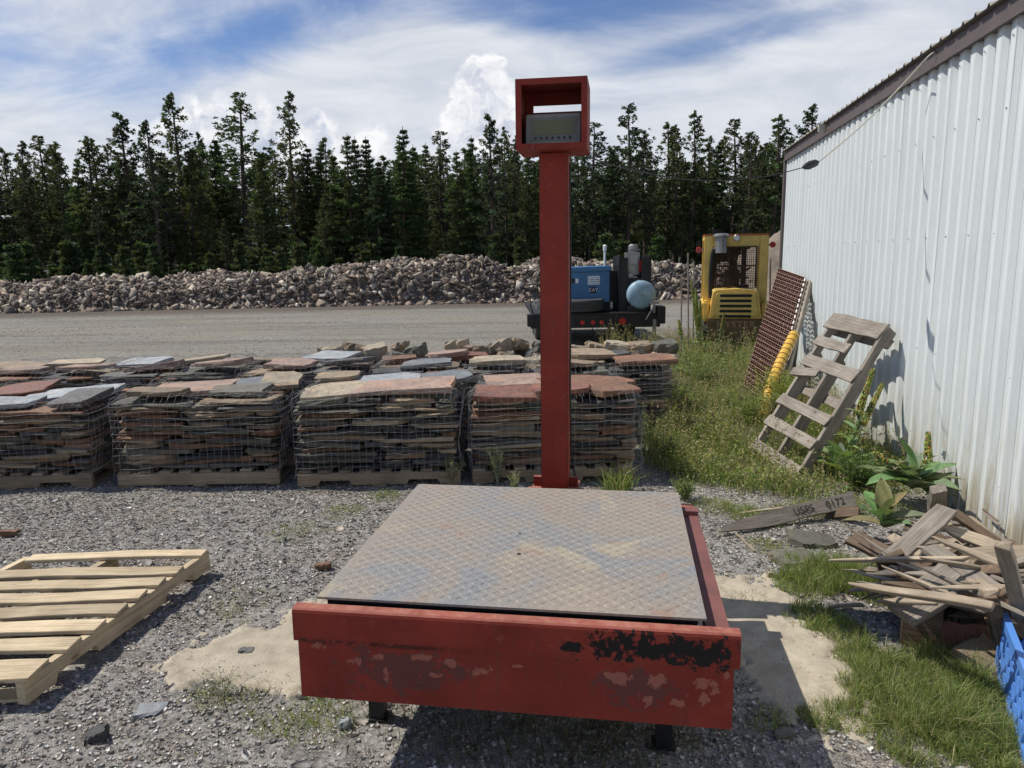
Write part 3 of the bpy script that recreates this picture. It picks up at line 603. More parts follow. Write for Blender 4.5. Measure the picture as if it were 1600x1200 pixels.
def slab_stuff(loc,L,D,t_,rz,col,r):
    vs,fs=slab_geo(L,D,t_,r); M=Matrix.Translation(loc)@Matrix.Rotation(rz,4,'Z'); k=r.uniform(.75,1.25); stuffV.cur=tuple(x*k for x in PAL[col]); stuffV.add([M@Vector(v) for v in vs],fs)
cpal=None
def cage_pallet(M,label,notch,group='pallets under the caged stone'):
    # local: x 0..1.2 along front, y 0..1.0
    e=empty('wooden_pallet',M,label,'pallet',group)
    for y in (.02,.5,.98): stringer('stringer',M@Vector((0,y,.012)),M@Vector((1.2,y,.012)),.09,.038,M_stackwood,e,notch=notch)
    for x in (.05,.2,.35,.5,.65,.8,.95,1.14): plank('deck_board',M@Vector((x,0,.111)),M@Vector((x,1.0,.111)),.09,.016,(0,0,1),M_stackwood,e)
    for x in (.06,.6,1.14): plank('bottom_board',M@Vector((x,0,.006)),M@Vector((x,1.0,.006)),.1,.012,(0,0,1),M_stackwood,e)
    return e
MGN={}
def wire_cage(M,W_,D_,z0,z1,seed,label,full=True,top_in=.16):
    r=random.Random(seed); mb=MB(); st=.052; rw=.0010
    per=[]; 
    def P(s_): # perimeter point, s in [0,4)
        s_=s_%4
        if s_<1: return (s_*W_,0,0,-1)
        if s_<2: return (W_,(s_-1)*D_,1,0)
        if s_<3: return (W_-(s_-2)*W_,D_,0,1)
        return (0,D_-(s_-3)*D_,-1,0)
    ph=[r.uniform(0,6.28) for _ in range(8)]
    def bul(s_,z):
        t=(z-z0)/(z1-z0); return .018+.014*math.sin(s_*4.3+ph[0]+z*5)+.012*math.sin(s_*9.1+ph[1]-z*9)+.006*math.sin(s_*23+z*31+ph[2])
    def pt(s_,z):
        x,y,nx,ny=P(s_); b_=bul(s_,z); return M@Vector((x+nx*b_+.004*math.sin(z*37+s_*50+ph[3]),y+ny*b_,z+.006*math.sin(s_*11+ph[4])+.004*math.sin(s_*31+ph[5]+z*8)))
    nv=int(W_/st); segs=[(0,1,nv),(1,2,int(D_/st)),(2,3,nv),(3,4,int(D_/st))]
    if not full: segs=segs[:2]+segs[3:]
    zsn=8 if full else 5
    for a,b_,n in segs:
        for k in range(n):
            s_=a+(b_-a)*k/n; ptsv=[pt(s_,z0+(z1-z0)*j/zsn) for j in range(zsn+1)]
            x,y,nx,ny=P(s_); h=top_in*r.uniform(.5,1.1); up=r.uniform(.0,.04)
            ptsv+= [M@Vector((x-nx*h*.35,y-ny*h*.35,z1+.035+up)),M@Vector((x-nx*h+r.uniform(-.03,.03),y-ny*h+r.uniform(-.02,.02),z1+.05+up+r.uniform(-.02,.03)))]
            mb.tube(ptsv,rw,3,cap=False)
    for j in range(int((z1-z0)/st)+1):
        z=z0+j*st; mb.tube([pt(s_,z) for s_ in np.linspace(0,4,60 if full else 40)],rw,3,cap=False)
    for h,dz in ((.05,.035),(.1,.045)):
        pts_=[]
        for s_ in np.linspace(0,4,80):
            x,y,nx,ny=P(s_); pts_.append(M@Vector((x-nx*h,y-ny*h,z1+dz+r.uniform(-.012,.018))))
        mb.tube(pts_,rw,3,cap=False)
    for _ in range(14):   # loose curled ends
        s_=r.uniform(0,4); x,y,nx,ny=P(s_); p=Vector((x,y,z1+.03)); q=[]
        for k in range(5): q.append(M@(p+Vector((-nx*.03*k+r.uniform(-.02,.02),-ny*.03*k+r.uniform(-.02,.02),.035*math.sin(k*.8)+r.uniform(-.008,.008)))))
        mb.tube(q,rw*1.15,3,cap=False)
    me=mb.build('wire_cage',M_wire); return tag(me,label,'wire cage','wire mesh cages round the stone stacks')
ORD=['first','second','third','fourth','fifth','sixth','seventh','eighth','ninth','tenth','eleventh','twelfth','thirteenth','fourteenth','fifteenth','sixteenth','seventeenth','eighteenth','nineteenth','twentieth']
cols_face=['dark slate','grey','dark slate','tan','tan','olive-grey','rust-brown','grey','dark slate','olive-grey','olive-grey','tan','rust-brown','buff']
def stack(M,rz,W_,D_,zt,seed,which,front=True):
    r=random.Random(seed); z=.125; lay=0
    while z<zt-.02:
        t_=r.uniform(.024,.044); lay+=1; x=-r.uniform(0,.03); k=0
        while x<W_-.05:
            L=min(r.uniform(.28,.66),W_+.01-x); 
            if W_-x-L<.1: L=W_-x
            D=r.uniform(.3,.42); k+=1; col=r.choice(cols_face); tt=t_*r.uniform(.62,1.0); yy=D/2+r.uniform(-.012,.035)
            p=M@Vector((x+L/2,yy,z+tt/2+r.uniform(0,t_-tt)))
            if front:
                slab('flagstone',p,L*1.02,D,tt,rz+r.uniform(-.06,.06),col,r,f'{col} flagstone, {ORD[k-1]} from left in layer {lay} up, front of {which} caged stack','flagstone',f'flagstones stacked in the {which} front cage',rx=r.uniform(-.03,.03),ry=r.uniform(-.05,.05),edge=.022)
            else: slab_stuff(p,L,D,tt,rz,col,r)
            x+=L*r.uniform(.97,1.)
        for sx in (0,1):   # stones filling the sides
            y=.36
            while y<D_-.05:
                D=min(r.uniform(.22,.45),D_-y); L=r.uniform(.35,.6); slab_stuff(M@Vector(((L/2 if sx==0 else W_-L/2)+r.uniform(-.012,.012),y+D/2,z+t_/2)),L,D,t_*.9,rz,r.choice(cols_face),r); y+=D
        z+=t_*.97
    return z
top_defs={
 'leftmost':[(.78,.62,.70,.44,'pale blue',.10),(.42,.22,.62,.36,'pale blue',0),(.30,.75,.45,.40,'red-brown',.2),(1.02,.30,.28,.5,'grey',.0)],
 'second':[(.40,.55,.68,.62,'pinkish',.12),(.86,.68,.38,.42,'blue-grey',.3),(.84,.30,.46,.28,'olive-grey',-.1),(1.05,.72,.34,.5,'buff',.1),(.28,.16,.42,.24,'tan',.0)],
 'third':[(.24,.30,.50,.42,'buff',.15),(.50,.68,.70,.40,'pale blue',.25),(1.0,.66,.55,.42,'blue-grey',.3),(.78,.24,.74,.36,'pinkish',-.04),(.18,.75,.34,.34,'tan',.1)],
 'fourth':[(.30,.25,.62,.42,'red-brown',.05),(.35,.72,.50,.40,'pinkish',.1),(.88,.62,.72,.44,'rust-brown',.12),(1.04,.26,.40,.40,'rust-brown',.3),(.68,.18,.44,.32,'red-brown',-.1)]}
# front row: (front-left corner, yaw, width, top height)
front_row=[('leftmost',(-4.335,5.27),R(2.),1.2,.60,True),('second',(-2.945,5.31),R(.8),1.2,.63,False),('third',(-1.59,5.25),R(.6),1.2,.63,True),('fourth',(-.30,5.26),R(1.),1.24,.62,True)]
for i,(wh,(x0,y0),yaw,W_,zt,nt) in enumerate(front_row):
    M=Matrix.Translation((x0,y0,0))@Matrix.Rotation(yaw,4,'Z')
    cage_pallet(M,f'dusty wooden pallet under the {wh} caged stone stack of the front row',nt)
    z=stack(M@Matrix.Translation((.01,.02,0)),yaw,W_-.03,1.0,zt,100+i,wh if wh!='leftmost' else 'leftmost')
    r=random.Random(50+i)
    for j,(cx,cy,L,D,col,rz) in enumerate(top_defs[wh]):
        slab('flagstone',M@Vector((cx,cy,z+.024+.010*j)),L*1.12,D*1.12,.036,yaw+rz,col,r,f'{col} slab lying on top of the {wh} caged stack, {ORD[j]} of its top stones','flagstone','large slabs on top of the caged stacks',rx=r.uniform(-.06,.06)+.03,ry=r.uniform(-.07,.03),edge=.008,wob=.26,n=r.choice((7,8,9)))
    wire_cage(M,W_,1.02,.10,z+.005,200+i,f'galvanised wire mesh wrapped round the {wh} stone stack of the front row')
# second row
second=[('leftmost',(-5.05,6.62),1.2,['tan','pinkish','buff','pinkish']),('second',(-3.78,6.6),1.2,['pale blue','pinkish','buff','pinkish']),('third',(-2.50,6.62),1.15,['tan','pinkish','pale blue','grey']),('fourth',(-1.25,6.45),1.3,['rust-brown','blue-grey','red-brown','buff','pinkish']),('fifth',(.15,6.5),1.25,['buff','tan','dark slate','rust-brown','tan'])]
for i,(wh,(x0,y0),W_,cs) in enumerate(second):
    M=Matrix.Translation((x0,y0,0))@Matrix.Rotation(R(1.5),4,'Z'); cage_pallet(M,f'wooden pallet under the {wh} stone stack of the second row',True)
    z=stack(M,R(1.5),W_,1.0,.64 if i!=3 else .66,300+i,'',False); r=random.Random(350+i)
    for j,col in enumerate(cs):
        cx=W_*(.12+.25*j) if j<4 else W_*.5; cy=.28 if j%2 else .66
        slab('flagstone',M@Vector((cx,cy,z+.03+.012*j)),r.uniform(.45,.62),r.uniform(.3,.5),r.uniform(.03,.05),r.uniform(-.3,.3),col,r,f'{col} slab on the {wh} caged stack of the second row, {ORD[j]} from left','flagstone','slabs on the second row of stacks',rx=r.uniform(-.08,.08),ry=r.uniform(-.1,.06),edge=.008,wob=.28,n=r.choice((7,8,9)))
    wire_cage(M,W_,1.02,.10,z+.01,400+i,f'wire mesh round the {wh} stone stack of the second row',False)
third=[('left',(-2.12,7.75),1.15),('middle',(-.80,7.72),1.2),('right',(.50,7.72),1.22)]
for i,(wh,(x0,y0),W_) in enumerate(third):
    M=Matrix.Translation((x0,y0,0)); cage_pallet(M,f'wooden pallet under the {wh} blocky stone stack of the rear row',True)
    z=stack(M,0,W_,1.0,.52,500+i,'',False); r=random.Random(550+i)
    for j in range(11):
        col=['buff','tan','buff','tan','olive-grey','buff'][j%6]; tt=r.uniform(.07,.12); lv=0 if j<6 else 1
        cx=W_*(.1+.17*(j%6)) if lv==0 else W_*(.15+.2*(j-6)); cy=.3+r.uniform(-.1,.3)
        slab('stone_block',M@Vector((cx,cy,z+.05+lv*.10)),r.uniform(.2,.32),r.uniform(.18,.28),tt,r.uniform(-.5,.5),col,r,f'chunky {col} stone on the {wh} rear stack, {"upper" if lv else "lower"} tier, {ORD[j if lv==0 else j-6]} from left','stone','chunky building stones on the rear stacks',rx=r.uniform(-.2,.2),ry=r.uniform(-.2,.2),edge=.03,wob=.2)
    wire_cage(M,W_,1.02,.10,z+.02,600+i,f'wire mesh round the {wh} blocky stone stack of the rear row',False)
tag(stuffV.build('stacked_flagstones',M_stone),'thin mixed flagstones packed inside the wire cages behind the front faces','flagstones',kind='stuff')
# ------------------------------------------------------------ trailer with blue welder
M_blue=simple('blue_painted_steel',(.035,.15,.31),.45,0,.25,3,.1,.002); M_lblue=simple('pale_blue_tank_paint',(.27,.40,.48),.45,0,.3,5,.1,.002); M_white=simple('white_paint',(.75,.75,.73),.5,0,.15)
def text(name,body,size,mat,M,parent,ext=.001,sx=1.):
    cu_=bpy.data.curves.new(name,'FONT'); cu_.body=body; cu_.size=size; cu_.extrude=ext; cu_.align_x='CENTER'; cu_.align_y='CENTER'; cu_.space_character=1.08
    o=bpy.data.objects.new(name,cu_); dg=bpy.context.evaluated_depsgraph_get(); me=bpy.data.meshes.new_from_object(o.evaluated_get(dg)); bpy.data.objects.remove(o); me.materials.clear(); me.materials.append(mat)
    for v in me.vertices: v.co.x*=sx
    return link(bpy.data.objects.new(name,me),parent,M)
FX=Matrix.Rotation(R(90),4,'X')      # text standing up, readable from -Y
TY=13.5
trM=Matrix.Translation((0,TY,0))@Matrix.Rotation(R(1.2),4,'Z')
def TT(x,y,z): return trM@Matrix.Translation((x,y,z))
tr=empty('flatbed_trailer',TT(1.55,0,0),'black flatbed trailer with red tail lamps parked across the gravel','trailer')
mb=MB(); mb.box(.36,2.74,0,.10,.36,.60); mb.box(.30,.42,-.05,.25,.40,.62); mb.box(2.66,2.82,-.06,.3,.42,.74); mb.build('rear_bumper',M_black,tr,TT(0,0,0),bevel=.01)
mb=MB(); mb.box(.40,2.72,.1005,3.6,.56,.63); mb.box(.5,.6,.1005,3.6,.40,.56); mb.box(2.5,2.6,.1005,3.6,.40,.56); mb.box(.40,2.62,-.02,.0995,.602,.625); mb.build('deck',M_dark,tr,TT(0,0,0))
for x in (1.30,1.50,1.66): 
    mb=MB(); mb.lathe([(.045,0),(.04,.02)],Matrix.Translation((x,0,.46))@Matrix.Rotation(R(90),4,'X'),16); mb.build('tail_lamp',M_red,tr,TT(0,0,0))
mb=MB(); mb.lathe([(.07,0),(.06,.025)],Matrix.Translation((2.04,0,.47))@Matrix.Rotation(R(90),4,'X'),18); mb.build('tail_lamp',M_red,tr,TT(0,0,0))
def tyre(name,M,r_o,w_,parent,mat=None):
    ri=r_o*.58; pr=[(ri,-w_*.38),(r_o*.86,-w_*.5),(r_o*.97,-w_*.42),(r_o,-w_*.3)]
    for k in range(5):
        z=-w_*.3+w_*.6*k/5; pr+=[(r_o,z),(r_o,z+w_*.08),(r_o*.975,z+w_*.085),(r_o*.975,z+w_*.115)]
    pr+=[(r_o,w_*.3),(r_o*.97,w_*.42),(r_o*.86,w_*.5),(ri,w_*.38)]
    mb=MB(); n=36; m=len(pr); vs=[]
    for r_,z in pr:
        for k in range(n):
            a=2*math.pi*k/n; vs.append(Vector((r_*math.cos(a),r_*math.sin(a),z)))
    mb.add(vs,[(i*n+k,i*n+(k+1)%n,((i+1)%m)*n+(k+1)%n,((i+1)%m)*n+k) for i in range(m) for k in range(n)])
    return mb.build(name,mat or M_rubber,parent,M,smooth=True)
for x in (.62,2.42):
    for y in (1.6,2.5):
        wM=TT(x,y,.36)@Matrix.Rotation(R(90),4,'Y'); wh=tyre('wheel',wM,.36,.22,tr); mb=MB(); mb.lathe([(.205,-.06),(.20,.04),(.06,.06)],None,20); mb.build('rim',M_steel,wh,wM)
mb=MB(); mb.box(1.82,1.88,.3,.36,.02,.56); mb.box(1.76,1.94,.24,.42,0,.02); mb.build('jack_leg',M_black,tr,TT(0,0,0))
mb=MB(); mb.tube([TT(0,0,0)@Vector(p) for p in ((1.5,.2,.4),(1.55,.1,.12),(1.7,.05,.05),(1.8,.1,.38))],.01,6); mb.tube([TT(0,0,0)@Vector(p) for p in ((.42,.1,.6),(.35,.02,.8),(.38,.1,1.1),(.5,.3,1.2))],.012,6); mb.build('air_hose',M_cable,tr)
mb=MB(); mb.box(2.60,2.63,-.05,.0,.62,.80);mb.box(2.54,2.70,-.06,.02,.78,.83); mb.tube([(2.62,-.05,.78),(2.46,-.06,.50)],.010,6); mb.box(2.6,2.66,-.03,.03,.16,.5); mb.build('vise_bracket',M_steel,tr,TT(0,0,0))
we=empty('engine_welder',TT(1.3,.5,.63),'boxy blue engine driven welder sitting on the trailer','machine')
mb=MB(); mb.prism([(.68,.80),(1.87,.80),(1.87,1.38),(.68,1.35)],.45,1.5); hb2=mb.build('housing',M_blue,we,TT(0,0,0),bevel=.015)
mb=MB(); mb.prism([(.66,1.352),(1.90,1.382),(1.90,1.47),(.66,1.44)],.42,1.53); mb.build('lid',M_blue,we,TT(0,0,0),bevel=.012)
mb=MB()
for k in range(9): mb.box(1.885+k*.026,1.893+k*.026,.47,.5,.84,1.37)
mb.box(1.871,2.12,.5,1.5,.80,1.38); mb.build('radiator_grille',M_dark,we,TT(0,0,0))
mb=MB(); mb.box(.7,1.9,.55,1.4,.64,.795); mb.build('skid_base',M_dark,we,TT(0,0,0))
mb=MB(); mb.box(1.12,1.21,.445,.4495,1.16,1.25); mb.build('gauge_panel',M_black,hb2,TT(0,0,0))
mb=MB(); mb.box(1.225,1.28,.445,.4495,1.165,1.245); mb.build('sticker',M_white,hb2,TT(0,0,0))
mb=MB(); mb.box(1.46,1.68,.445,.4495,1.13,1.29); ds=mb.build('data_decal',M_white,hb2,TT(0,0,0))
mb=MB()
for k in range(6):
    for j in range(4): mb.box(1.475+k*.033,1.475+k*.033+.018+.006*((k*j)%3),.4425,.4445,1.145+j*.036,1.162+j*.036)
mb.build('decal_print',M_blue,ds,TT(0,0,0))
mb=MB(); mb.box(1.50,1.62,.445,.4495,.97,1.09); cd=mb.build('black_decal',M_black,hb2,TT(0,0,0)); text('decal_lettering','CAT',.085,M_white,TT(1.56,.444,1.03)@FX,cd,.0005)
mb=MB(); mb.lathe([(.022,0),(.022,.3),(.034,.31),(.038,.40),(.02,.42)],None,12); mb.build('exhaust_pipe',M_white,we,TT(1.84,.9,1.45),smooth=True)
st=empty('spare_tyre',TT(1.14,.30,.645),'worn spare tyre lying flat on the rear edge of the trailer deck','tyre')
tyre('tyre_casing',TT(1.26,.42,.765),.50,.24,st); tyre('sidewall_ring',TT(1.26,.42,.765),.31,.14,st,M_dark)
ck=empty('compressor_cabinet',TT(2.3,.5,.63),'tall black steel cabinet with a hose reel and small engine on the trailer','cabinet')
mb=MB(); mb.box(2.02,2.05,.3,1.0,.632,1.66); mb.box(2.58,2.62,.3,1.0,.632,1.66); mb.box(2.02,2.62,1.0,1.03,.632,1.64); mb.box(2.05,2.18,.28,.34,.632,1.62);mb.box(2.44,2.58,.28,.34,.632,1.62); mb.box(2.18,2.44,.36,.40,.632,1.25); mb.box(2.05,2.58,.3,1.0,.632,.66); mb.build('frame',M_black,ck,TT(0,0,0),bevel=.004)
mb=MB(); Mr=TT(2.17,.6,1.42)@Matrix.Rotation(R(90),4,'Y'); mb.lathe([(.20,-.09),(.20,-.08),(.09,-.079),(.09,.079),(.20,.08),(.20,.09)],None,24); mb.build('hose_reel',M_steel,ck,Mr)
mb=MB(); mb.box(2.20,2.44,.5,.8,1.30,1.72); mb.box(2.24,2.40,.45,.5,1.5,1.66); mb.tube([(2.2,.5,1.76),(2.44,.5,1.76),(2.44,.8,1.76)],.014,6); mb.lathe([(.09,0),(.09,.12),(.05,.15)],Matrix.Translation((2.33,.62,1.72)),14); mb.build('small_engine',M_steel,ck,TT(0,0,0),bevel=.01)
mb=MB(); mb.box(2.42,2.52,.42,.5,1.36,1.56); mb.build('fuel_can',M_red,ck,TT(0,0,0),bevel=.01)
for a in ((2.26,1.28,.05),(2.34,1.22,.06),(2.28,1.40,.04)): 
    mb=MB(); mb.lathe([(a[2],0),(a[2],.05)],Matrix.Translation((a[0],.46,a[1]))@Matrix.Rotation(R(90),4,'X'),14); mb.build('gauge',M_steel,ck,TT(0,0,0))
at=empty('air_tank',TT(2.33,.2,.70),'pale blue air tank with a domed end lying on the trailer corner','tank')
mb=MB(); pr=[(.004,-.09)]+[(.26*math.sin(a),-.09*math.cos(a)) for a in np.linspace(.25,math.pi/2,8)]+[(.262,.9),(.2,.98),(.05,1.0)]
mb.lathe(pr,Matrix.Translation((2.41,.12,.945))@Matrix.Rotation(R(-90),4,'X'),36); mb.build('tank_shell',M_lblue,at,TT(0,0,0),smooth=True)
mb=MB(); mb.lathe([(.022,-.03),(.022,.02)],Matrix.Translation((2.42,.02,.945))@Matrix.Rotation(R(-90),4,'X'),12); mb.tube([(2.42,.02,.945),(2.38,.0,.98),(2.32,.01,.99)],.006,5); mb.build('valve',M_steel,at,TT(0,0,0))
mb=MB(); mb.box(2.16,2.50,.12,.18,.635,.74); mb.box(2.16,2.50,.7,.76,.635,.74); mb.build('saddle',M_black,at,TT(0,0,0))

# ------------------------------------------------------------ forklift seen from behind
M_yel=simple('faded_yellow_paint',(.80,.56,.14),.5,0,.28,3.5,.12,.002); M_yeld=simple('worn_yellow_body_paint',(.5,.33,.08),.55,0,.35,3); M_orange=simple('orange_canopy_paint',(.40,.11,.03),.6)
fk=Matrix.Translation((3.86,12.75,0))@Matrix.Rotation(R(-13),4,'Z')@Matrix.Diagonal((.93,1,1,1))
def FK(x,y,z): return fk@Matrix.Translation((x,y,z))
fl_=empty('forklift',FK(0,.6,0),'old yellow forklift with a wire screened cab seen from behind','forklift')
FI=FK(0,0,0)
mb=MB()
def bowpoly(w0,w1,z0,z1,rr,n=5):
    p=[(-w0,z0),(w0,z0)]
    for k in range(n+1):
        a=math.pi/2*k/n; p.append((w1-rr+rr*math.cos(a)*1.0,z1-rr+rr*math.sin(a)))
    p.append((0,z1+.025))
    for k in range(n+1):
        a=math.pi/2*(1-k/n); p.append((-w1+rr-rr*math.cos(a),z1-rr+rr*math.sin(a)))
    return p
mb.prism(bowpoly(.47,.41,.56,1.05,.07),-.02,.75); mb.build('counterweight_hood',M_yel,fl_,FI,bevel=.03,smooth=True)
mb=MB(); mb.prism(bowpoly(.42,.36,.60,1.0,.05),-.036,-.021); gp=mb.build('rear_grille',M_yel,fl_,FI,bevel=.008,smooth=True)
for k in range(5):
    z=.955-.088*k; hw=.285-.0*k; mb=MB(); p=[]
    for s_ in (1,-1):
        for j in range(7):
            a=-math.pi/2+math.pi*j/6; p.append((s_*(hw-.025)+s_*.025*math.cos(a)*1.,z+.024*math.sin(a)*s_))
    mb.prism(p,-.040,-.0365); mb.build('grille_slot',M_black,gp,FI)
mb=MB(); mb.prism([(-.44,.22),(.44,.22),(.50,.40),(.50,.555),(-.50,.555),(-.50,.40)],-.04,.7); mb.build('counterweight',simple('rusty_dark_yellow',(.17,.11,.05),.8,0,.5,7,.4,.006),fl_,FI,bevel=.02)
text('lettering','HYSTER',.155,simple('worn_red_lettering',(.46,.30,.16),.8,0,.5,20),FK(0.02,-.0425,.46)@FX,fl_,.001,1.2)
mb=MB(); mb.box(-.60,-.47,.05,1.5,.50,.86); mb.box(.475,.60,.05,1.5,.50,.86); mb.build('fender',M_yel,fl_,FI,bevel=.04,smooth=True)
mb=MB()
for s_ in (-1,1):
    mb.box(min(s_*.58,s_*.42),max(s_*.58,s_*.42),.32,.38,.80,1.98)
    mb.box(min(s_*.58,s_*.52),max(s_*.58,s_*.52),1.5,1.58,.80,1.98)
mb.box(-.419,.419,.32,.38,1.79,1.98); mb.box(-.579,-.52,.38,1.5,1.9,1.979); mb.box(.52,.579,.38,1.5,1.9,1.979); mb.box(-.459,.459,1.5,1.58,1.86,1.98); 
mb.build('cab_frame',M_yel,fl_,FI,bevel=.012)
mb=MB(); mb.box(-.585,.585,.30,1.6,1.982,2.005); mb.build('cab_roof',M_orange,fl_,FI)
mb=MB()
for k in range(23): x=-.39+k*.0355; mb.tube([(x,.325,1.05),(x,.325,1.79)],.0050,4)
for k in range(24): z=1.08+k*.03; mb.tube([(-.41,.321,z),(.41,.321,z)],.0050,4)
mb.tube([(-.37,.315,1.08),(-.37,.315,1.78),(.37,.315,1.78),(.37,.315,1.08)],.016,6); mb.tube([(-.36,.312,1.45),(.36,.312,1.46)],.010,6)
mb.build('window_screen',simple('rusty_screen',(.08,.045,.025),.8,.2),fl_,FI)
mb=MB(); mb.box(-.10,.0,.7,.8,1.0,1.85); mb.box(.02,.06,.8,.86,1.05,1.8); mb.box(-.3,.3,.9,1.2,.9,1.10); mb.box(-.16,.12,.95,1.05,1.10,1.38)
for k in range(5): mb.tube(smooth_pts([(-.25+.1*k,.6,1.05),(-.1+.05*k,.62,1.3),(.05-.03*k,.6,1.6),(.1,.6,1.82)],5),.012,6)
mb.tube([(.18,.7,1.35),(.3,.65,1.42)],.02,6); mb.build('cab_interior',M_dark,fl_,FI)
mb=MB(); mb.lathe([(.105,0),(.105,.26),(.15,.275),(.15,.30),(.10,.33),(.03,.335)],None,22); mb.build('air_cleaner',M_steel,fl_,FK(-.28,.20,1.68),smooth=True)
mb=MB(); mb.tube(smooth_pts([(-.28,.22,1.74),(-.38,.24,1.75),(-.43,.26,1.66),(-.45,.26,1.3),(-.44,.28,.9)],5),.035,10); mb.build('intake_pipe',M_black,fl_,FI,smooth=True)
mb=MB(); mb.lathe([(.02,0),(.055,.02),(.06,.07),(.055,.075)],Matrix.Rotation(R(90),4,'X'),16); mb.build('work_lamp',M_steel,fl_,FK(.0,.33,1.93))
mb=MB(); mb.lathe([(.045,0),(.045,.03)],Matrix.Rotation(R(90),4,'X'),16); mb.build('lamp_glass',M_white,fl_,FK(.0,.252,1.93))
for s_,z in ((-1,1.74),(1,1.81)):
    mb=MB(); mb.lathe([(.055,0),(.05,.05)],Matrix.Rotation(R(90),4,'X'),16); mb.build('signal_lamp',M_red,fl_,FK(s_*.665-.01,.40,z)); mb=MB(); mb.box(min(s_*.58,s_*.66),max(s_*.58,s_*.66),.40,.42,z-.015,z+.015); mb.build('lamp_arm',M_steel,fl_,FI)
mb=MB(); mb.box(-.72,-.64,.4,.5,1.80,1.90); mb.build('side_mirror',M_dark,fl_,FI,bevel=.01)
for s_ in(-1,1):
    for y,r_ in((.55,.27),(1.9,.36)):
        wM=FK(s_*.50,y,r_)@Matrix.Rotation(R(90),4,'Y'); wh=tyre('wheel',wM,r_,.2,fl_); mb=MB(); mb.lathe([(r_*.57,-.05),(r_*.55,.05),(.05,.06)],None,18); mb.build('rim',M_yel,wh,wM)
mb=MB()
for s_ in(-1,1): mb.box(s_*.3-.05,s_*.3+.05,2.15,2.3,.1,2.15)
mb.box(-.35,.35,2.16,2.28,1.2,1.28); mb.build('mast',M_dark,fl_,FI)
mb=MB(); mb.box(-.45,.45,.75,2.1,.3,.88); mb.build('body',M_yeld,fl_,FI,bevel=.02)
# thin poles standing in the weeds
for k,(px,py0,py1,Y,lab) in enumerate(((1076,555,395,11.6,'thin grey stake'),(1064,560,432,11.2,'short grey stake'),(1203,520,404,12.9,'thin rod behind the rusty screen'),(1083,555,408,11.9,'pale thin stake'))):
    a=AY(px,py0,Y);a.z=-.02; b_=AY(px+ (1 if k else -1),py1,Y); mb=MB(); mb.tube([a,b_],.013,6); tag(mb.build('stake',M_greywood),['leftmost tall grey stake beside the mullein by the forklift','short grey stake left of the mullein stalks','thin rod standing between forklift and rusty screen','pale thin stake close to the left side of the forklift'][k],'stake')

# ------------------------------------------------------------ rusty screen panel leaning on the shed
M_rust=simple('rusty_wire',(.13,.048,.032),.8,.15,.4,20); M_rustl=simple('worn_bright_wire',(.42,.32,.25),.5,.4,.3,20)
pBR=Vector((2.58,7.30,.0)); pTR=OW(1258,434,.10); ul=Vector((-.10,.62,.10)); vl=pTR-pBR; pBL=pBR+ul
pn=ul.cross(vl).normalized(); pn=pn if pn.x<0 else -pn
sp=empty('screen_panel',(pBR+pBL)/2,'rusty brown woven wire screen panel propped against the shed wall','screen panel')
mb=MB(); un=ul.normalized(); vnn=vl.normalized()
def bar(A,B,sd,tk,dp):   # flat bar on edge from A to B
    h=sd*(tk/2); vs=[A-h,A+h,A+h-pn*dp,A-h-pn*dp,B-h,B+h,B+h-pn*dp,B-h-pn*dp]; mb.add(vs,[(0,1,2,3),(4,7,6,5),(0,4,5,1),(1,5,6,2),(2,6,7,3),(3,7,4,0)])
for k in range(15):
    a=pBR+ul*(k/14); pts=[a+vl*t_+pn*(.004*math.sin(k*3.14+t_*60)) for t_ in np.linspace(0,1,24)]
    for A_,B_ in zip(pts[:-1],pts[1:]): bar(A_,B_,un,.007,.03)
mb.build('screen_bar',M_rust,sp)
mb=MB()
for k in range(58):
    t_=k/57; bar(pBR+vl*t_-ul*.01+pn*(.003+.003*math.sin(k*2.3)),pBR+vl*t_+ul*1.01+pn*(.003+.003*math.sin(k*1.7)),vnn,.0065,.026)
mb.build('cross_bar',M_rust,sp)
mb=MB()
for k in range(0,34):
    t_=k/33; mb.tube([pBR+vl*t_+ul*u+pn*.009 for u in(-.02,1.02)],.0020,4)
mb.build('bright_wire',M_rustl,sp)
for u in (-.0,.95): plank('side_frame',pBR+ul*u-pn*.075,pBR+ul*u+vl*1.0-pn*.075,.05,.10,ul,M_greywood,sp,rag=0,chip=.01)
mb=MB()
for k in range(24):
    t_=(k+.3)/24; a=pBR+vl*t_+ul*-.012+pn*.003; mb.tube([a,a+vl*.022],.009,5)
mb.build('edge_clip',M_white,sp)
# yellow ribbed strip and dark board
b_=AY(1241,522,8.05);m_=AY(1207,612,7.5); a=m_+(m_-b_)*(m_.z/(b_.z-m_.z)); yd=(b_-a)
yp=empty('ribbed_pipe',a,'yellow ribbed plastic strip leaning beside the rusty screen','pipe')
M_py=simple('yellow_plastic',(.62,.37,.045),.45,0,.15)
mb=MB(); n=70; pts=[a+yd*(k/n)+WN*.04*math.sin(math.pi*k/n) for k in range(n+1)]; mb.tube(pts,[.052+(.0015 if k%4<2 else 0) for k in range(n+1)],14); mb.build('pipe_wall',M_py,yp,smooth=True)
mb=MB()
for k in range(3,n,4): mb.tube([pts[k],pts[k]+yd.normalized()*.007],.0555,14)  # raised dark bands stand in for the mesh shadow on the strip
mb.build('shadow_band',M_rust,yp)
b_=AY(1245,524,8.9);m_=AY(1236,610,8.5); a=m_+(m_-b_)*(m_.z/(b_.z-m_.z)); tag(plank('leaning_board',a,b_,.11,.04,WN,M_black,None),'dark narrow board standing against the wall beside the yellow pipe','board')

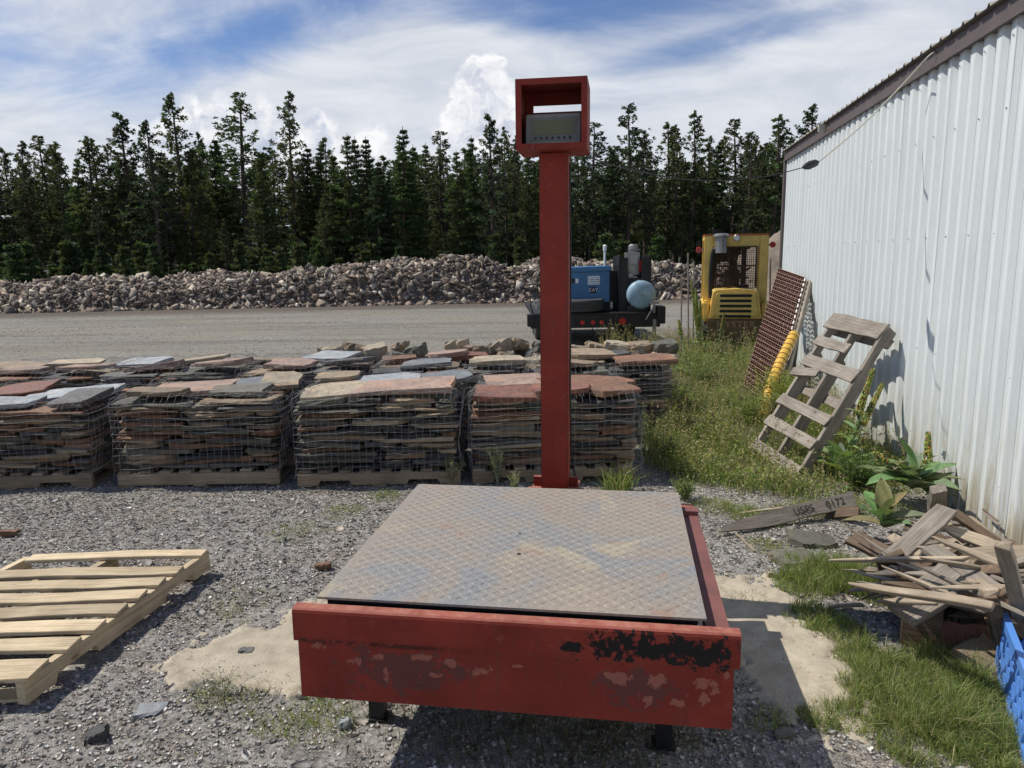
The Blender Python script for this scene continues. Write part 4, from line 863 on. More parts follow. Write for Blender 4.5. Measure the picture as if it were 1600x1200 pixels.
# ------------------------------------------------------------ debris pile
def deb(i,a,b_,wd,tk,up,mat,label,cat='board',rag=.02,splint=False):
    A=G(*a);B=G(*b_); return tag(plank('scrap_'+cat,A,B,wd,tk,up,mat,None,rag=rag,chip=.10,splint=splint,warp=.005),label,cat)
us=deb(0,(1122,829,.03),(1335,780,.10),.098,.035,(-.1,-.9,.55),M_greywood,'grey split plank stencilled with letters lying in the grass','plank',.03,True)
# stencilled words on its face
A=G(1122,829,.03);B=G(1335,780,.10); ux=(B-A).normalized(); upn=Vector((-.1,-.9,.55)); upn=(upn-ux*upn.dot(ux)).normalized(); 
M_ink=simple('stencil_ink',(.02,.02,.022),.8,0,.4,40)
text('stencil_word','USPS',.068,M_ink,frame(A.lerp(B,.60)+upn*.0225,ux,None,upn),us,.0008); text('stencil_number','0172',.068,M_ink,frame(A.lerp(B,.60)+ux*.24+upn*.0225,ux,None,upn),us,.0008)
deb(1,(1388,880,.20),(1482,792,.40),.11,.022,(-.45,-.45,.8),M_greywood,'broad grey board sloping up under the mullein leaves, sun spotted')
deb(2,(1396,912,.06),(1390,868,.27),.125,.03,(-.2,-1,.25),M_brownwood,'short square ended brown board standing in the heap','block',.004)
deb(3,(1325,911,.26),(1556,950,.44),.04,.02,(-.1,-.6,.8),M_tanwood,'long pale lath with a splintered tip lying across the heap front','lath',.03,True)
deb(4,(1405,962,.20),(1495,900,.32),.14,.035,(-.35,-.45,.9),M_greywood,'thick grooved grey plank on a block at the heap front','plank')
deb(5,(1330,838,.22),(1458,908,.20),.10,.03,(-.1,-.75,.5),M_brownwood,'dark brown board slanting down on the left side of the heap')
deb(6,(1450,855,.30),(1548,918,.34),.085,.025,(-.2,-.3,.9),M_greywood,'grey board crossing behind the long lath in the heap')
deb(7,(1462,858,.26),(1552,932,.36),.055,.025,(-.3,-.5,.8),M_tanwood,'pale narrow lath over the grey boards pointing at the crate','lath')
deb(8,(1440,868,.18),(1474,908,.16),.11,.025,(-.3,-.7,.6),M_greywood,'short grey board end jammed in the middle of the heap')
deb(9,(1490,800,.33),(1560,850,.22),.05,.03,(-.4,-.2,.9),M_brownwood,'brown narrow board against the shed at the top of the heap')
deb(10,(1470,822,.31),(1562,858,.24),.07,.02,(-.4,-.3,.9),M_tanwood,'pale splintered board lying near the shed wall','board',.03,True)
deb(11,(1510,873,.27),(1625,868,.27),.09,.06,(0,-.3,.95),M_tanwood,'thick pale beam lying level behind the leaning stakes','beam')
deb(12,(1606,1000,.10),(1566,850,.66),.055,.035,(-.6,-.7,0),M_tanwood,'tall pale stake leaning upright at the right edge of the heap','stake')
deb(13,(1578,1030,.05),(1546,930,.36),.05,.04,(-.5,-.8,.1),M_brownwood,'broken brown stake poking down over the blue crate','stake',.03)
deb(14,(1612,990,.20),(1558,928,.33),.09,.04,(-.5,-.5,.5),M_brownwood,'short brown plank behind the broken stake at the crate')
deb(15,(1585,935,.18),(1553,885,.38),.10,.04,(-.6,-.7,.1),M_brownwood,'dark rotten board leaning behind the tall pale stake')
deb(16,(1464,800,.16),(1466,762,.38),.09,.05,(-.3,-.9,.1),M_greywood,'dark grey block end standing against the shed behind the mullein','block',.003)
deb(17,(1155,801,.02),(1318,786,.03),.022,.012,(0,0,1),M_tanwood,'thin pale stick lying in the grass behind the stencilled plank','stick')
deb(18,(1295,950,.02),(1352,944,.04),.022,.015,(0,0,1),M_tanwood,'short tan stick on the ground below the long lath','stick')
deb(19,(1150,835,.01),(1180,860,.01),.012,.008,(0,0,1),M_tanwood,'small pale splinter on the gravel near the stencilled plank','stick')
deb(20,(1620,905,.2),(1590,1010,.1),.07,.04,(-.6,-.7,.1),M_tanwood,'pale plank end at the photo edge beside the tall stake')
deb(21,(1285,802,.02),(1345,800,.09),.07,.03,(-.2,-.7,.6),M_brownwood,'dark board tucked under the stencilled plank end')
rd=random.Random(31); hc=[(1420,880),(1455,870),(1490,850),(1515,880),(1540,905),(1480,905),(1440,900),(1500,930),(1530,955),(1560,900),(1465,840),(1520,840),(1400,900),(1545,870),(1575,930),(1500,865),(1550,960),(1430,860)]
for k,(px,py) in enumerate(hc):
    a=G(px,py,rd.uniform(.05,.24)); an=rd.uniform(0,3.14); L=rd.uniform(.18,.55); el=rd.uniform(-.35,.35); dv=Vector((math.cos(an),math.sin(an),el)).normalized()*L*.5
    if (a-dv-W0).dot(WN)<.06 or (a+dv-W0).dot(WN)<.06: dv=WD*L*.5; a=a+WN*.08
    kn,mt=(('grey',M_greywood),('brown',M_brownwood),('tan',M_tanwood))[k%3]
    tag(plank('scrap_board',a-dv,a+dv,rd.uniform(.03,.075),rd.uniform(.010,.022),(rd.uniform(-.5,.5),-.4,1),mt,None,rag=.025,chip=.12,splint=k%2==0),f'{kn} {"pointed" if k%2==0 else "square-ended"} scrap board buried in the heap, {ORD[k]} of its inner boards','board')
for k in range(72):
    px=rd.uniform(1390,1590) if k<34 else rd.uniform(1455,1600); py=rd.uniform(840,985) if k<34 else rd.uniform(800,930); 
    if py>950 and px<1440: py-=60
    a=G(px,py,rd.uniform(.08,.36) if py>860 else rd.uniform(.05,.20)); an=rd.gauss(-.5,.7); L=rd.uniform(.22,.7)*(1 if py>860 else .75); el=rd.uniform(-.3,.4)*(1 if py>860 else .4); dv=Vector((math.cos(an),math.sin(an),el)).normalized()*L*.5
    if (a-dv-W0).dot(WN)<.06 or (a+dv-W0).dot(WN)<.06: dv=WD*L*.5; a=a+WN*.08
    if min((a-dv).z,(a+dv).z)<.02: a.z+=.1
    kn,mt=(('grey',M_greywood),('tan',M_tanwood),('grey',M_greywood),('brown',M_brownwood))[k%4]; pl_='left' if px<1450 else 'middle' if px<1520 else 'right'
    tag(plank('scrap_lath',a-dv,a+dv,rd.uniform(.015,.042),rd.uniform(.008,.02),(rd.uniform(-.5,.5),-.4,1),mt,None,rag=.03,chip=.16,splint=True),f'thin {kn} splintered lath in the {pl_} of the scrap heap, {"low" if a.z<.22 else "high"} on the pile','lath','thin splintered laths in the scrap heap')
mb=MB(); mb.box(-.075,.075,-.06,.06,0,.21); tag(mb.build('wood_block',M_brownwood,None,Matrix.Translation(G(1450,1015,0)+Vector((0,.07,0)))@Matrix.Rotation(R(-25),4,'Z'),bevel=.004),'dark brown wooden block propping up the thick grooved plank','block')
mb=MB(); 
rs=random.Random(5)
for (px,py,z,L,D,tt,rz,rx,col,lab) in ((1500,1000,.05,.26,.18,.04,-.3,.9,'red-brown','red-brown stone slab tilted beside the propping block'),(1530,935,.14,.30,.22,.035,.2,.1,'olive-grey','olive-grey slab under the boards beside the crate'),(1535,1030,.04,.24,.18,.04,.5,.5,'tan','tan slab at the foot of the blue crate'),(1475,935,.10,.4,.28,.03,.1,.1,'dark slate','dark slate slab in the shade below the grooved plank'),(1243,872,.015,.30,.22,.03,.2,0,'olive-grey','flat grey slab in the grass beside the gravel'),(1270,845,.02,.28,.20,.04,-.2,.1,'olive-grey','grey slab just below the stencilled plank'),(1205,898,.015,.05,.04,.03,0,0,'buff','small pale stone at the edge of the sand'),(1505,900,.12,.4,.3,.03,.4,.15,'grey','grey slab buried in the middle of the scrap heap'),(1545,985,.04,.25,.2,.03,.3,.3,'grey','grey slab between the red-brown slab and the crate'),(1420,935,.03,.3,.2,.04,.1,.2,'grey','grey slab at the shaded left foot of the heap'),(538,1132,.01,.05,.04,.035,0,0,'pale blue','small white stone at the left leg of the scale'),(152,1150,.01,.09,.06,.05,.3,.2,'dark slate','dark lump of slate near the lower left corner'),(235,1110,.005,.13,.09,.02,.2,.0,'pale blue','pale grey flake below the fresh pallet'),(385,1017,.01,.07,.05,.02,0,0,'grey','grey flake on the left sand patch'),(1225,1145,.01,.09,.05,.015,.3,0,'olive-grey','flat flake in the scale shadow at the right'),(505,884,.01,.10,.05,.03,.4,0,'rust-brown','brown stone left of the scale plate'),(15,832,.01,.12,.06,.03,.1,0,'rust-brown','brown flat stone above the fresh pallet at the left edge')):
    slab('stone',G(px,py,z),L,D,tt,rz,col,rs,lab,'stone',rx=rx,edge=.01,wob=.25)
# blue plastic crate
M_bp=simple('blue_plastic',(.09,.24,.62),.4,0,.12,4,.05,.001)
cA=G(1553,1050,0);cB=G(1606,1215,0); cx_=(cB-cA).normalized(); cy_=Vector((-cx_.y,cx_.x,0)); cy_=cy_ if cy_.x>0 else -cy_
MC=frame(cA,cx_,cy_,(0,0,1)) if cx_.cross(cy_).z>0 else frame(cA,cx_,None,(0,0,1))
side=1 if (MC.to_3x3()@Vector((0,1,0))).x>0 else -1
crt=empty('plastic_crate',MC,'blue plastic lattice crate holding scrap wood at the right edge','crate')
def lattice(mb,L,H,M):
    n=5; w_=.009
    mb.box(0,L,0,.016,0,.03,M);mb.box(0,L,-.004,.02,H-.035,H,M);mb.box(0,.025,0,.016,.03,H-.035,M);mb.box(L-.025,L,0,.016,.03,H-.035,M)
    for r_ in range(4):
        z0=.03+(H-.065)*r_/4; z1=.03+(H-.065)*(r_+1)/4
        for k in range(11):
            x0=.025+(L-.05)*k/11; x1=.025+(L-.05)*(k+1)/11; xm=(x0+x1)/2; d=1 if (k+r_)%2 else -1
            p=[(xm-w_-d*.012,z0),(xm+w_-d*.012,z0),(xm+w_+d*.018,z1),(xm-w_+d*.018,z1)]; mb.prism(p,.002,.012,M)
        mb.box(.025,L-.025,.003,.011,z1-.004,z1+.004,M)
CL,CHt=.62,.27
mb=MB(); lattice(mb,CL,CHt,Matrix.Identity(4) if side==1 else Matrix.Scale(-1,4,(0,1,0))); mb.build('side_wall',M_bp,crt,MC)
mb=MB(); lattice(mb,CL,CHt,Matrix.Translation((0,side*.40,0))); mb.build('side_wall',M_bp,crt,MC)
mb=MB(); lattice(mb,.37,CHt,Matrix.Translation((-.001,side*.017 if side==1 else -.39,0))@Matrix.Rotation(R(90),4,'Z')@Matrix.Scale(-1,4,(0,1,0))); mb.build('end_wall',M_bp,crt,MC)
mb=MB(); mb.box(.01,CL-.01,min(side*.02,side*.39),max(side*.02,side*.39),.002,.014); mb.build('crate_floor',M_bp,crt,MC)
for k in range(7):
    x=.08+.08*k; p0=MC@Vector((x,side*random.uniform(.08,.3),.03)); p1=MC@Vector((x+random.uniform(-.1,.1),side*random.uniform(.05,.34),.24+random.uniform(0,.09)))
    tag(plank('scrap_stick',p0,p1,random.uniform(.03,.07),.02,(-.7,-.6,.2),[M_tanwood,M_greywood,M_brownwood][k%3],None,rag=.02,chip=.1),f'{["tan","grey","brown"][k%3]} wood offcut in the blue crate, {ORD[k]} from its far end','offcut')

# ------------------------------------------------------------ rubble heap
r_=np.random.default_rng(5)
cxs=[-45,-30,-20,-16,-12.5,-10,-7.6,-6,-4.2,-2.6,-1.2,0,1.2,2.6,5,8,12]
czs=[.8,.8,.85,.97,1.12,1.16,1.25,1.50,1.42,1.60,1.48,1.18,1.42,1.40,1.25,1.15,.8]
def crest(x): return np.interp(x,cxs,czs)
def heapz(x,y):
    yb=27.2+.115*(x+5); t=np.clip((y-yb)/5.2,0,1); prof_=np.sin(np.pi*np.clip(t,0,1)**.72)
    return crest(x)*np.clip(prof_*1.06,0,1)*(1+.34*vn(x*.9,y*.9,31)) -.03+ .16*vn(x*1.9,y*1.9,33)*(prof_>0)
M_pile=simple('crushed_rubble',(.13,.115,.10),.95,0,.5,1.2,.8,.05)
V,F=grid(np.arange(-48,12,.25),np.arange(21,36,.25),lambda x,y:np.where((y>27.2+.115*(x+5)-.1)&(y<27.2+.115*(x+5)+5.3),heapz(x,y)-.05,-.12))
n=62000; x=r_.uniform(-34,9.5,n); yb=27.2+.115*(x+5); y=yb-.25+4.6*r_.random(n)**1.15; z=np.maximum(heapz(x,y),0)
s=.055*(8.5)**(r_.random(n)**3.6)
base=np.array([(-1,-1,-1),(1,-1,-1),(1,1,-1),(-1,1,-1),(-1,-1,1),(1,-1,1),(1,1,1),(-1,1,1)],float)
P=base[None]*r_.uniform(.45,1.,(n,8,1))*s[:,None,None]*.5*np.stack([r_.uniform(.7,1.3,n),r_.uniform(.5,1,n),r_.uniform(.08,.32,n)],-1)[:,None,:]
q=r_.normal(0,1,(n,4)); q[:,0]+=2.2; q/=np.linalg.norm(q,axis=1)[:,None]; a_,b_,c_,d_=q.T
Rm=np.stack([1-2*(c_*c_+d_*d_),2*(b_*c_-a_*d_),2*(b_*d_+a_*c_),2*(b_*c_+a_*d_),1-2*(b_*b_+d_*d_),2*(c_*d_-a_*b_),2*(b_*d_-a_*c_),2*(c_*d_+a_*b_),1-2*(b_*b_+c_*c_)],-1).reshape(n,3,3)
P=np.einsum('nij,nkj->nki',Rm,P)+np.stack([x,y,z],-1)[:,None,:]
qf=np.array(((0,3,2,1),(4,5,6,7),(0,1,5,4),(1,2,6,5),(2,3,7,6),(3,0,4,7)))
Fq=(np.arange(n)[:,None,None]*8+qf[None]).reshape(-1,4)
palr=np.array([(.19,.17,.15),(.27,.225,.18),(.12,.105,.09),(.36,.30,.23),(.20,.15,.12),(.26,.20,.16),(.48,.43,.36),(.15,.125,.105)]); cr_=palr[r_.integers(0,8,n)]*r_.uniform(.7,1.2,(n,1))
nb=len(V); Vall=np.concatenate([V,P.reshape(-1,3)]); call=np.concatenate([np.tile((.13,.115,.10),(nb,1)),np.repeat(cr_,8,0)])
tag(npobj('rubble_heap',Vall,[F,Fq+nb],M_rock,call),'long low heap of broken brown and grey rock in front of the forest','rubble',kind='stuff')
rr=random.Random(9)
for (px,Y,sz,c_,lab) in ((73,30.5,.55,'buff','pale slab on the crest at the far left of the rubble heap'),(228,28.6,.5,'buff','pale block low on the left part of the rubble heap'),(120,30.4,.4,'tan','tan slab on the crest left of the tall pines'),(640,30.6,.7,'grey','grey slab poking up at the highest crest of the heap'),(330,30.5,.5,'pinkish','pinkish slab on the crest below the leafy pine'),(420,29.2,.45,'buff','buff slab midway up the heap left of centre'),(560,29.0,.5,'pinkish','pinkish block on the slope at centre of the heap'),(700,29.6,.45,'tan','tan slab on the slope between the crest and the red post'),(780,30.2,.5,'buff','buff slab near the crest left of the red post'),(1045,31.5,.5,'buff','pale slab on the heap between tank and forklift')):
    p=AY(px,500,Y); zz=float(heapz(np.array([p.x]),np.array([Y]))[0]); slab('rock_slab',(p.x,Y,zz+.1),sz*1.3,sz,sz*.25,rr.uniform(-.5,.5),c_,rr,lab,'rock',rx=rr.uniform(-.1,.5),ry=rr.uniform(-.2,.2),edge=.06,wob=.35)
# dirt bank behind the forklift
M_dirt=simple('bare_dirt',(.20,.165,.125),.95,0,.35,1.5,.6,.03)
def bankz(x,y):
    a=np.exp(-((x-11.5)/3.0)**2)*1.9+np.exp(-((x-16)/4.)**2)*2.2
    return a*np.exp(-((y-31.5)/3.0)**2)*(1+.35*vn(x*.8,y*.8,41)+.15*vn(x*3,y*3,42))-.12+.05*vn(x*7,y*7,43)
V,F=grid(np.arange(1,26,.18),np.arange(20,37,.18),bankz)
tag(npobj('dirt_bank',V,[F],M_dirt,smooth=True),'bare grey-brown dirt bank behind the forklift','bank',kind='structure')

# ------------------------------------------------------------ trees
M_needle=attrmat('conifer_needles',.75,.9,0,0,.3,.30)
_t=NT(M_needle.node_tree); _b=_t.n['Principled BSDF']; _src=_b.inputs['Base Color'].links[0].from_socket; _r=_t.rnd(); _c=_t.mix(1,_src,_t.ramp(_r,[(0.,(.75,.85,.9)),(.35,(1.05,1.0,.85)),(.7,(1.35,1.25,.95)),(1.,(1.05,1.2,.95))]),'MULTIPLY'); _t.l.new(_c,_b.inputs['Base Color'])
for _n in _t.n:
    if _n.type=='BSDF_TRANSLUCENT': _t.l.new(_t.mix(1,_c,(1.3,1.4,.7),'MULTIPLY'),_n.inputs[0])
M_bark=simple('conifer_bark',(.085,.062,.048),.95,0,.35,2.5,.6,.02)
def tube_np(pts,rad,n=6):
    pts=np.array(pts,float); m=len(pts); t=np.gradient(pts,axis=0); t/=np.linalg.norm(t,axis=1)[:,None]+1e-9
    ref=np.where(np.abs(t[:,2:3])<.9,np.array([[0,0,1.]]),np.array([[1.,0,0]])); u=np.cross(t,ref); u/=np.linalg.norm(u,axis=1)[:,None]; v=np.cross(t,u)
    a=2*np.pi*np.arange(n)/n; V=pts[:,None]+(u[:,None]*np.cos(a)[None,:,None]+v[:,None]*np.sin(a)[None,:,None])*np.asarray(rad)[:,None,None]
    i=np.arange(m-1)[:,None]*n+np.arange(n)[None]; j=np.arange(m-1)[:,None]*n+(np.arange(n)[None]+1)%n
    return V.reshape(-1,3),np.stack([i,j,j+n,i+n],-1).reshape(-1,4)
class Acc:
    def __init__(s): s.V=[];s.F=[];s.n=0
    def add(s,V,F): s.V.append(V); s.F.append(F+s.n); s.n+=len(V)
def tuft(c,dirs,size,rg,k=9,wid=.09):
    """needle clump: k thin triangles radiating from c"""
    m=len(c); d=rg.normal(0,1,(m,k,3))*.75+dirs[:,None,:]; d/=np.linalg.norm(d,axis=2)[:,:,None]
    L=size[:,None]*rg.uniform(.6,1.15,(m,k)); sd=np.cross(d,rg.normal(0,1,(m,k,3))); sd/=np.linalg.norm(sd,axis=2)[:,:,None]+1e-9
    b=c[:,None,:]+d*L[:,:,None]*.12; tip=c[:,None,:]+d*L[:,:,None]; w_=(size*wid/.3)[:,None,None]*1.
    mid=c[:,None,:]+d*L[:,:,None]*.6
    V=np.stack([b,mid+sd*w_,tip,mid-sd*w_],2).reshape(-1,3); return V,np.arange(m*k*4).reshape(-1,4)
def make_tree(seed,H,Wd,kind,base=.25,dens=1.):
    rg=np.random.default_rng(seed); tr_=Acc(); lean=rg.normal(0,.012,2)
    zs=np.linspace(-.3,H*.985,14); px_=zs*lean[0]+.12*np.sin(zs*.35+seed); py_=zs*lean[1]+.1*np.cos(zs*.3+seed)
    r0_=.011*H+.03; tr_.add(*tube_np(np.stack([px_,py_,zs],1),np.maximum(r0_*(1-zs/H)**.8+.012,.012),7))
    cs=[];ds=[];szs=[]
    nb=int((1-base)*H/(.28 if kind=='P' else .30)*dens)*(3 if kind=='P' else 4)
    NW=int((1-base)*H/.42)
    for i in range(nb):
        f=(i+rg.random())/nb
        if kind=='F': f=min(.995,(np.floor(f*NW)+rg.normal(0,.10))/NW); f=max(f,.0)
        z=H*(base+(1-base)*f*.985)
        if kind=='P': Lb=Wd*.5*((1-f)**.75*1.08+.07)*(.62+.38*min(1,f/.3))*rg.uniform(.5,1.12)
        else: Lb=Wd*.5*((1-f)**.85+.05)*rg.uniform(.7,1.1)
        a=rg.uniform(0,6.283); el=(rg.uniform(-.22,.25)+.35*f) if kind=='P' else rg.uniform(-.35,.0)+.45*f
        if kind=='P' and f<.3: el-=.15
        x0=np.interp(z,zs,px_);y0=np.interp(z,zs,py_); t=np.linspace(0,1,4); bend=(.16 if kind=='P' else .10)*t*t
        pts=np.stack([x0+np.cos(a)*Lb*t*np.cos(el),y0+np.sin(a)*Lb*t*np.cos(el),z+Lb*(np.sin(el)*t+bend)],1)
        tr_.add(*tube_np(pts,np.array([.03,.022,.014,.006])*(.4+Lb*.3),3))
        if kind=='P':
            nt=max(4,int(Lb*6.5*rg.uniform(.7,1.3)))
            for k in range(nt):
                tt=1-.72*(k/nt)**1.1; p=np.array([np.interp(tt,t,pts[:,j]) for j in range(3)])+rg.normal(0,.09*Lb**.5,3)
                cs.append(p); dd=pts[3]-pts[0]; dd/=np.linalg.norm(dd)+1e-9; ds.append(dd*.5+np.array([0,0,.6])); szs.append(rg.uniform(.17,.31)*(1 if f<.93 else .9))
        else:
            nt=max(3,int(Lb*7)); sdv=np.array([-np.sin(a),np.cos(a),0])
            for k in range(nt):
                tt=.12+.88*k/nt; wdt=.20*Lb*(1.05-tt)
                for q_ in (-1,0,1):
                    p=np.array([np.interp(tt,t,pts[:,j]) for j in range(3)])+sdv*q_*wdt*rg.uniform(.4,1)+np.array([0,0,-.05-.05*abs(q_)])
                    cs.append(p); ds.append(np.array([np.cos(a)*.7,np.sin(a)*.7,-.35])+sdv*q_*.5); szs.append(rg.uniform(.16,.26))
    cs=np.array(cs);ds=np.array(ds);szs=np.array(szs)
    V,F=tuft(cs,ds,szs,rg,9 if kind=='P' else 5,.060 if kind=='P' else .055)
    g0=np.array((.062,.080,.046)) if kind=='P' else np.array((.052,.080,.036))
    kcl=rg.uniform(.45,1.9,len(cs)); colr=g0[None]*kcl[:,None]*(1+rg.normal(0,.08,(len(cs),3))); kk=9 if kind=='P' else 5
    brown=rg.random(len(cs))<.06; colr[brown]=(.075,.055,.028)
    crm=npmesh('crown',V,[F],M_needle,np.repeat(colr,kk*4,0))
    trm=npmesh('trunk',np.concatenate(tr_.V),[np.concatenate(tr_.F)],M_bark,smooth=True)
    return dict(H=H,kind=kind,crown=crm,trunk=trm,V=V,F=F,col=np.repeat(colr,kk*4,0),tV=np.concatenate(tr_.V),tF=np.concatenate(tr_.F))
TP_=[make_tree(21,15,4.6,'P',.16),make_tree(22,14,4.0,'P',.22),make_tree(23,15,5.2,'P',.28,.9),make_tree(24,13,3.6,'P',.18)]
TF_=[make_tree(31,13,4.4,'F',.10),make_tree(32,12,3.6,'F',.15),make_tree(33,13,5.0,'F',.22,.8)]
TS_=[make_tree(41,14,3.0,'P',.55,.8),make_tree(42,14,2.6,'P',.62,.8)]
TYG=make_tree(51,3.2,1.9,'F',.03,1.6)
def put_tree(name,T_,x,y,h,wd,label,group,rz=None,dead=False):
    s_=h/T_['H']; M=Matrix.Translation((x,y,0))@Matrix.Rotation(rz if rz is not None else rr.uniform(0,6.28),4,'Z')@Matrix.Diagonal((s_*wd,s_*wd,s_,1))
    e=empty(name,M,label,'tree',group)
    for k in ('trunk','crown'): link(bpy.data.objects.new(k,T_[k]),e,M)
    return e
front=[(3,232,'P',.9),(30,222,'P',1),(62,212,'P',1.15),(90,236,'P',.9),(116,240,'F',.9),(142,214,'P',1.05),(166,225,'P',.9),(188,178,'P',1.25),(228,188,'P',1.0),(267,145,'P',.95),(290,232,'P',.9),(310,208,'P',.75),(331,210,'F',.9),(373,144,'P',1.35),(405,232,'F',1.),(447,145,'P',.95),(476,224,'F',1.),(497,248,'F',.9),(519,236,'F',1.1),(541,204,'F',.9),(556,209,'F',.8),(570,210,'F',1.0),(590,246,'F',1.2),(604,262,'F',1.),(627,194,'F',1.15),(642,222,'F',.9),(665,219,'F',.8),(690,205,'P',1.2),(712,230,'F',.9),(733,207,'F',.9),(764,180,'P',1.05),(790,200,'S',.7),(803,214,'P',.9),(826,236,'F',.9),(868,214,'F',.9),(892,230,'P',1),(932,192,'P',1.1),(957,226,'F',.9),(982,163,'P',1.1),(1009,208,'P',1.0),(1042,194,'P',1.15),(1060,196,'P',.8),(1082,176,'P',1.05),(1105,214,'P',.9),(1123,218,'F',1.),(1151,186,'P',1.05),(1172,206,'P',.9),(1190,228,'P',.9),(1212,182,'P',1.2),(1238,215,'P',.9),(1268,163,'P',1.1),(1300,190,'P',1.1),(1345,185,'P',1.),(-40,215,'P',1.1),(-80,200,'P',1.1),(1400,200,'P',1.)]
nvis=0
for i,(px,py,k,wd) in enumerate(sorted(front)):
    Y=rr.uniform(55,64); p=AY(px,py,Y); T_=rr.choice(TP_ if k=='P' else TF_ if k=='F' else TS_)
    nvis+= 1 if px>0 else 0; n=nvis
    kn='pine' if k!='F' else 'fir'; ordn=ORD[n-1] if 0<n<=20 else f'number {n}'
    lab=f'{"bushy tufted pine" if k=="P" and wd>1 else "slender pine" if k!="F" else "pointed dark fir"} on the forest skyline, {ordn} from the left' if px>0 else f'dark pine just beyond the left edge of the view, offset {abs(px)}'
    put_tree(kn+'_tree',T_,p.x,p.y,p.z,wd*rr.uniform(1.12,1.34),lab,'skyline trees at the front of the forest')
fill=0
for row,(Y,sp_,lo,hi) in enumerate(((57,2.1,4.,8.0),(66,2.0,8.,12.),(72,2.3,8.5,13.),(79,2.5,9.,14.))):
    x=-.80*Y
    while x<.66*Y:
        k=rr.random(); T_=rr.choice(TS_ if k<.35 else TP_ if k<.68 else TF_); h=rr.uniform(lo,hi)
        put_tree('pine_tree' if T_['kind']=='P' else 'fir_tree',T_,x,Y+rr.uniform(-2,2),h,rr.uniform(1.05,1.5),'dark conifer standing inside the forest behind the rubble heap','conifers inside the forest'); x+=sp_*rr.uniform(.6,1.4); fill+=1
for i in range(95):
    Y=rr.uniform(42,54); x=(rr.uniform(-.75,.42) if i>30 else rr.uniform(-.78,-.45))*Y; put_tree('young_fir',TYG,x,Y,rr.uniform(1.2,3.4),rr.uniform(.9,1.5),'young bushy fir at the foot of the forest edge','young firs at the forest edge')
# the wood beyond reads as one mass
Vs=[];Fs=[];Cs=[];nv=0
for i in range(120):
    T_=TP_[i%3] if i%2 else TF_[i%3]; Y=rr.uniform(88,118); x=rr.uniform(-.78,.72)*Y; s_=rr.uniform(.8,1.12); sw=s_*1.6
    V=T_['V']*np.array((sw,sw,s_))+np.array((x,Y,0)); Vs.append(V);Fs.append(T_['F']+nv);Cs.append(T_['col']);nv+=len(V)
    V=T_['tV']*np.array((sw,sw,s_))+np.array((x,Y,0)); Vs.append(V);Fs.append(T_['tF']+nv);Cs.append(np.tile((.05,.04,.03),(len(V),1)));nv+=len(V)
tag(npobj('distant_forest',np.concatenate(Vs),[np.concatenate(Fs)],M_needle,np.concatenate(Cs)),'dense dark conifer forest receding behind the front trees','forest',kind='stuff')

V,F=grid(np.linspace(-260,260,60),np.linspace(112,260,24),lambda x,y:-.3+np.clip((y-112)/60,0,1)*11*(1+.4*vn(x*.02,y*.02,91))+vn(x*.3,y*.3,92)*1.2)  # added dark rise, hides bright sky between the trunks
tag(npobj('backdrop',V,[F],simple('dark_backdrop',(.022,.032,.016),.95,0,.5,.5),smooth=True),'dark rise added as a backdrop to close bright gaps in the forest','backdrop',kind='structure')
# ------------------------------------------------------------ grass and weeds
def blades(x,y,h,wd,rg,lean=.35,z0=None):
    n=len(x); z0=hz(x,y) if z0 is None else z0; a=rg.uniform(0,6.283,n); l=h*np.abs(rg.normal(0,lean,n)); dx=np.cos(a)*l;dy=np.sin(a)*l; b=rg.uniform(0,6.283,n); sx=np.cos(b)*wd*.5; sy=np.sin(b)*wd*.5
    P0=np.stack([x,y,z0-.01],1); S_=np.stack([sx,sy,np.zeros(n)],1); M1=P0+np.stack([dx*.35,dy*.35,h*.55],1); Tp=P0+np.stack([dx,dy,h*rg.uniform(.75,1.,n)],1)
    V=np.stack([P0-S_,P0+S_,M1+S_*.75,M1-S_*.75,Tp],1).reshape(-1,3); i=np.arange(n)[:,None]*5
    return V,i+np.array([[0,1,2,3]]),i+np.array([[3,2,4]])
def leaflets(x,y,z,s,rg):
    n=len(x); c=np.stack([x,y,z],1); d=rg.normal(0,1,(n,3)); d[:,2]=np.abs(d[:,2])*.5+.1; d/=np.linalg.norm(d,axis=1)[:,None]; sd=np.cross(d,rg.normal(0,1,(n,3))); sd/=np.linalg.norm(sd,axis=1)[:,None]
    V=np.stack([c,c+(d*.5+sd*.28)*s[:,None],c+d*s[:,None],c+(d*.5-sd*.28)*s[:,None]],1).reshape(-1,3); return V,np.arange(n*4).reshape(-1,4)
def grassobj(name,parts,cols,label,cat='grass',M=None,kind='stuff'):
    V=[];Q=[];Tr=[];nv=0;Cc=[]
    for p,c in zip(parts,cols):
        V.append(p[0]); Q.append(p[1]+nv)
        if len(p)>2: Tr.append(p[2]+nv)
        nv+=len(p[0]); Cc.append(c)
    return tag(npobj(name,np.concatenate(V),[np.concatenate(Q)]+([np.concatenate(Tr)] if Tr else []),M_leafy,np.concatenate(Cc)),label,cat,kind=kind)
GP=np.array([(.17,.245,.065),(.24,.31,.09),(.34,.35,.13),(.10,.135,.05),(.48,.42,.26),(.27,.24,.12),(.13,.20,.06)])
def gcol(n,rg,k,pal=GP,w_=None): c=pal[rg.choice(len(pal),n,p=w_)]*rg.uniform(.7,1.25,(n,1)); return np.repeat(c,k,0)
rg=np.random.default_rng(77)
def wallx(y): return 2.813+.1645*(y-4.047)
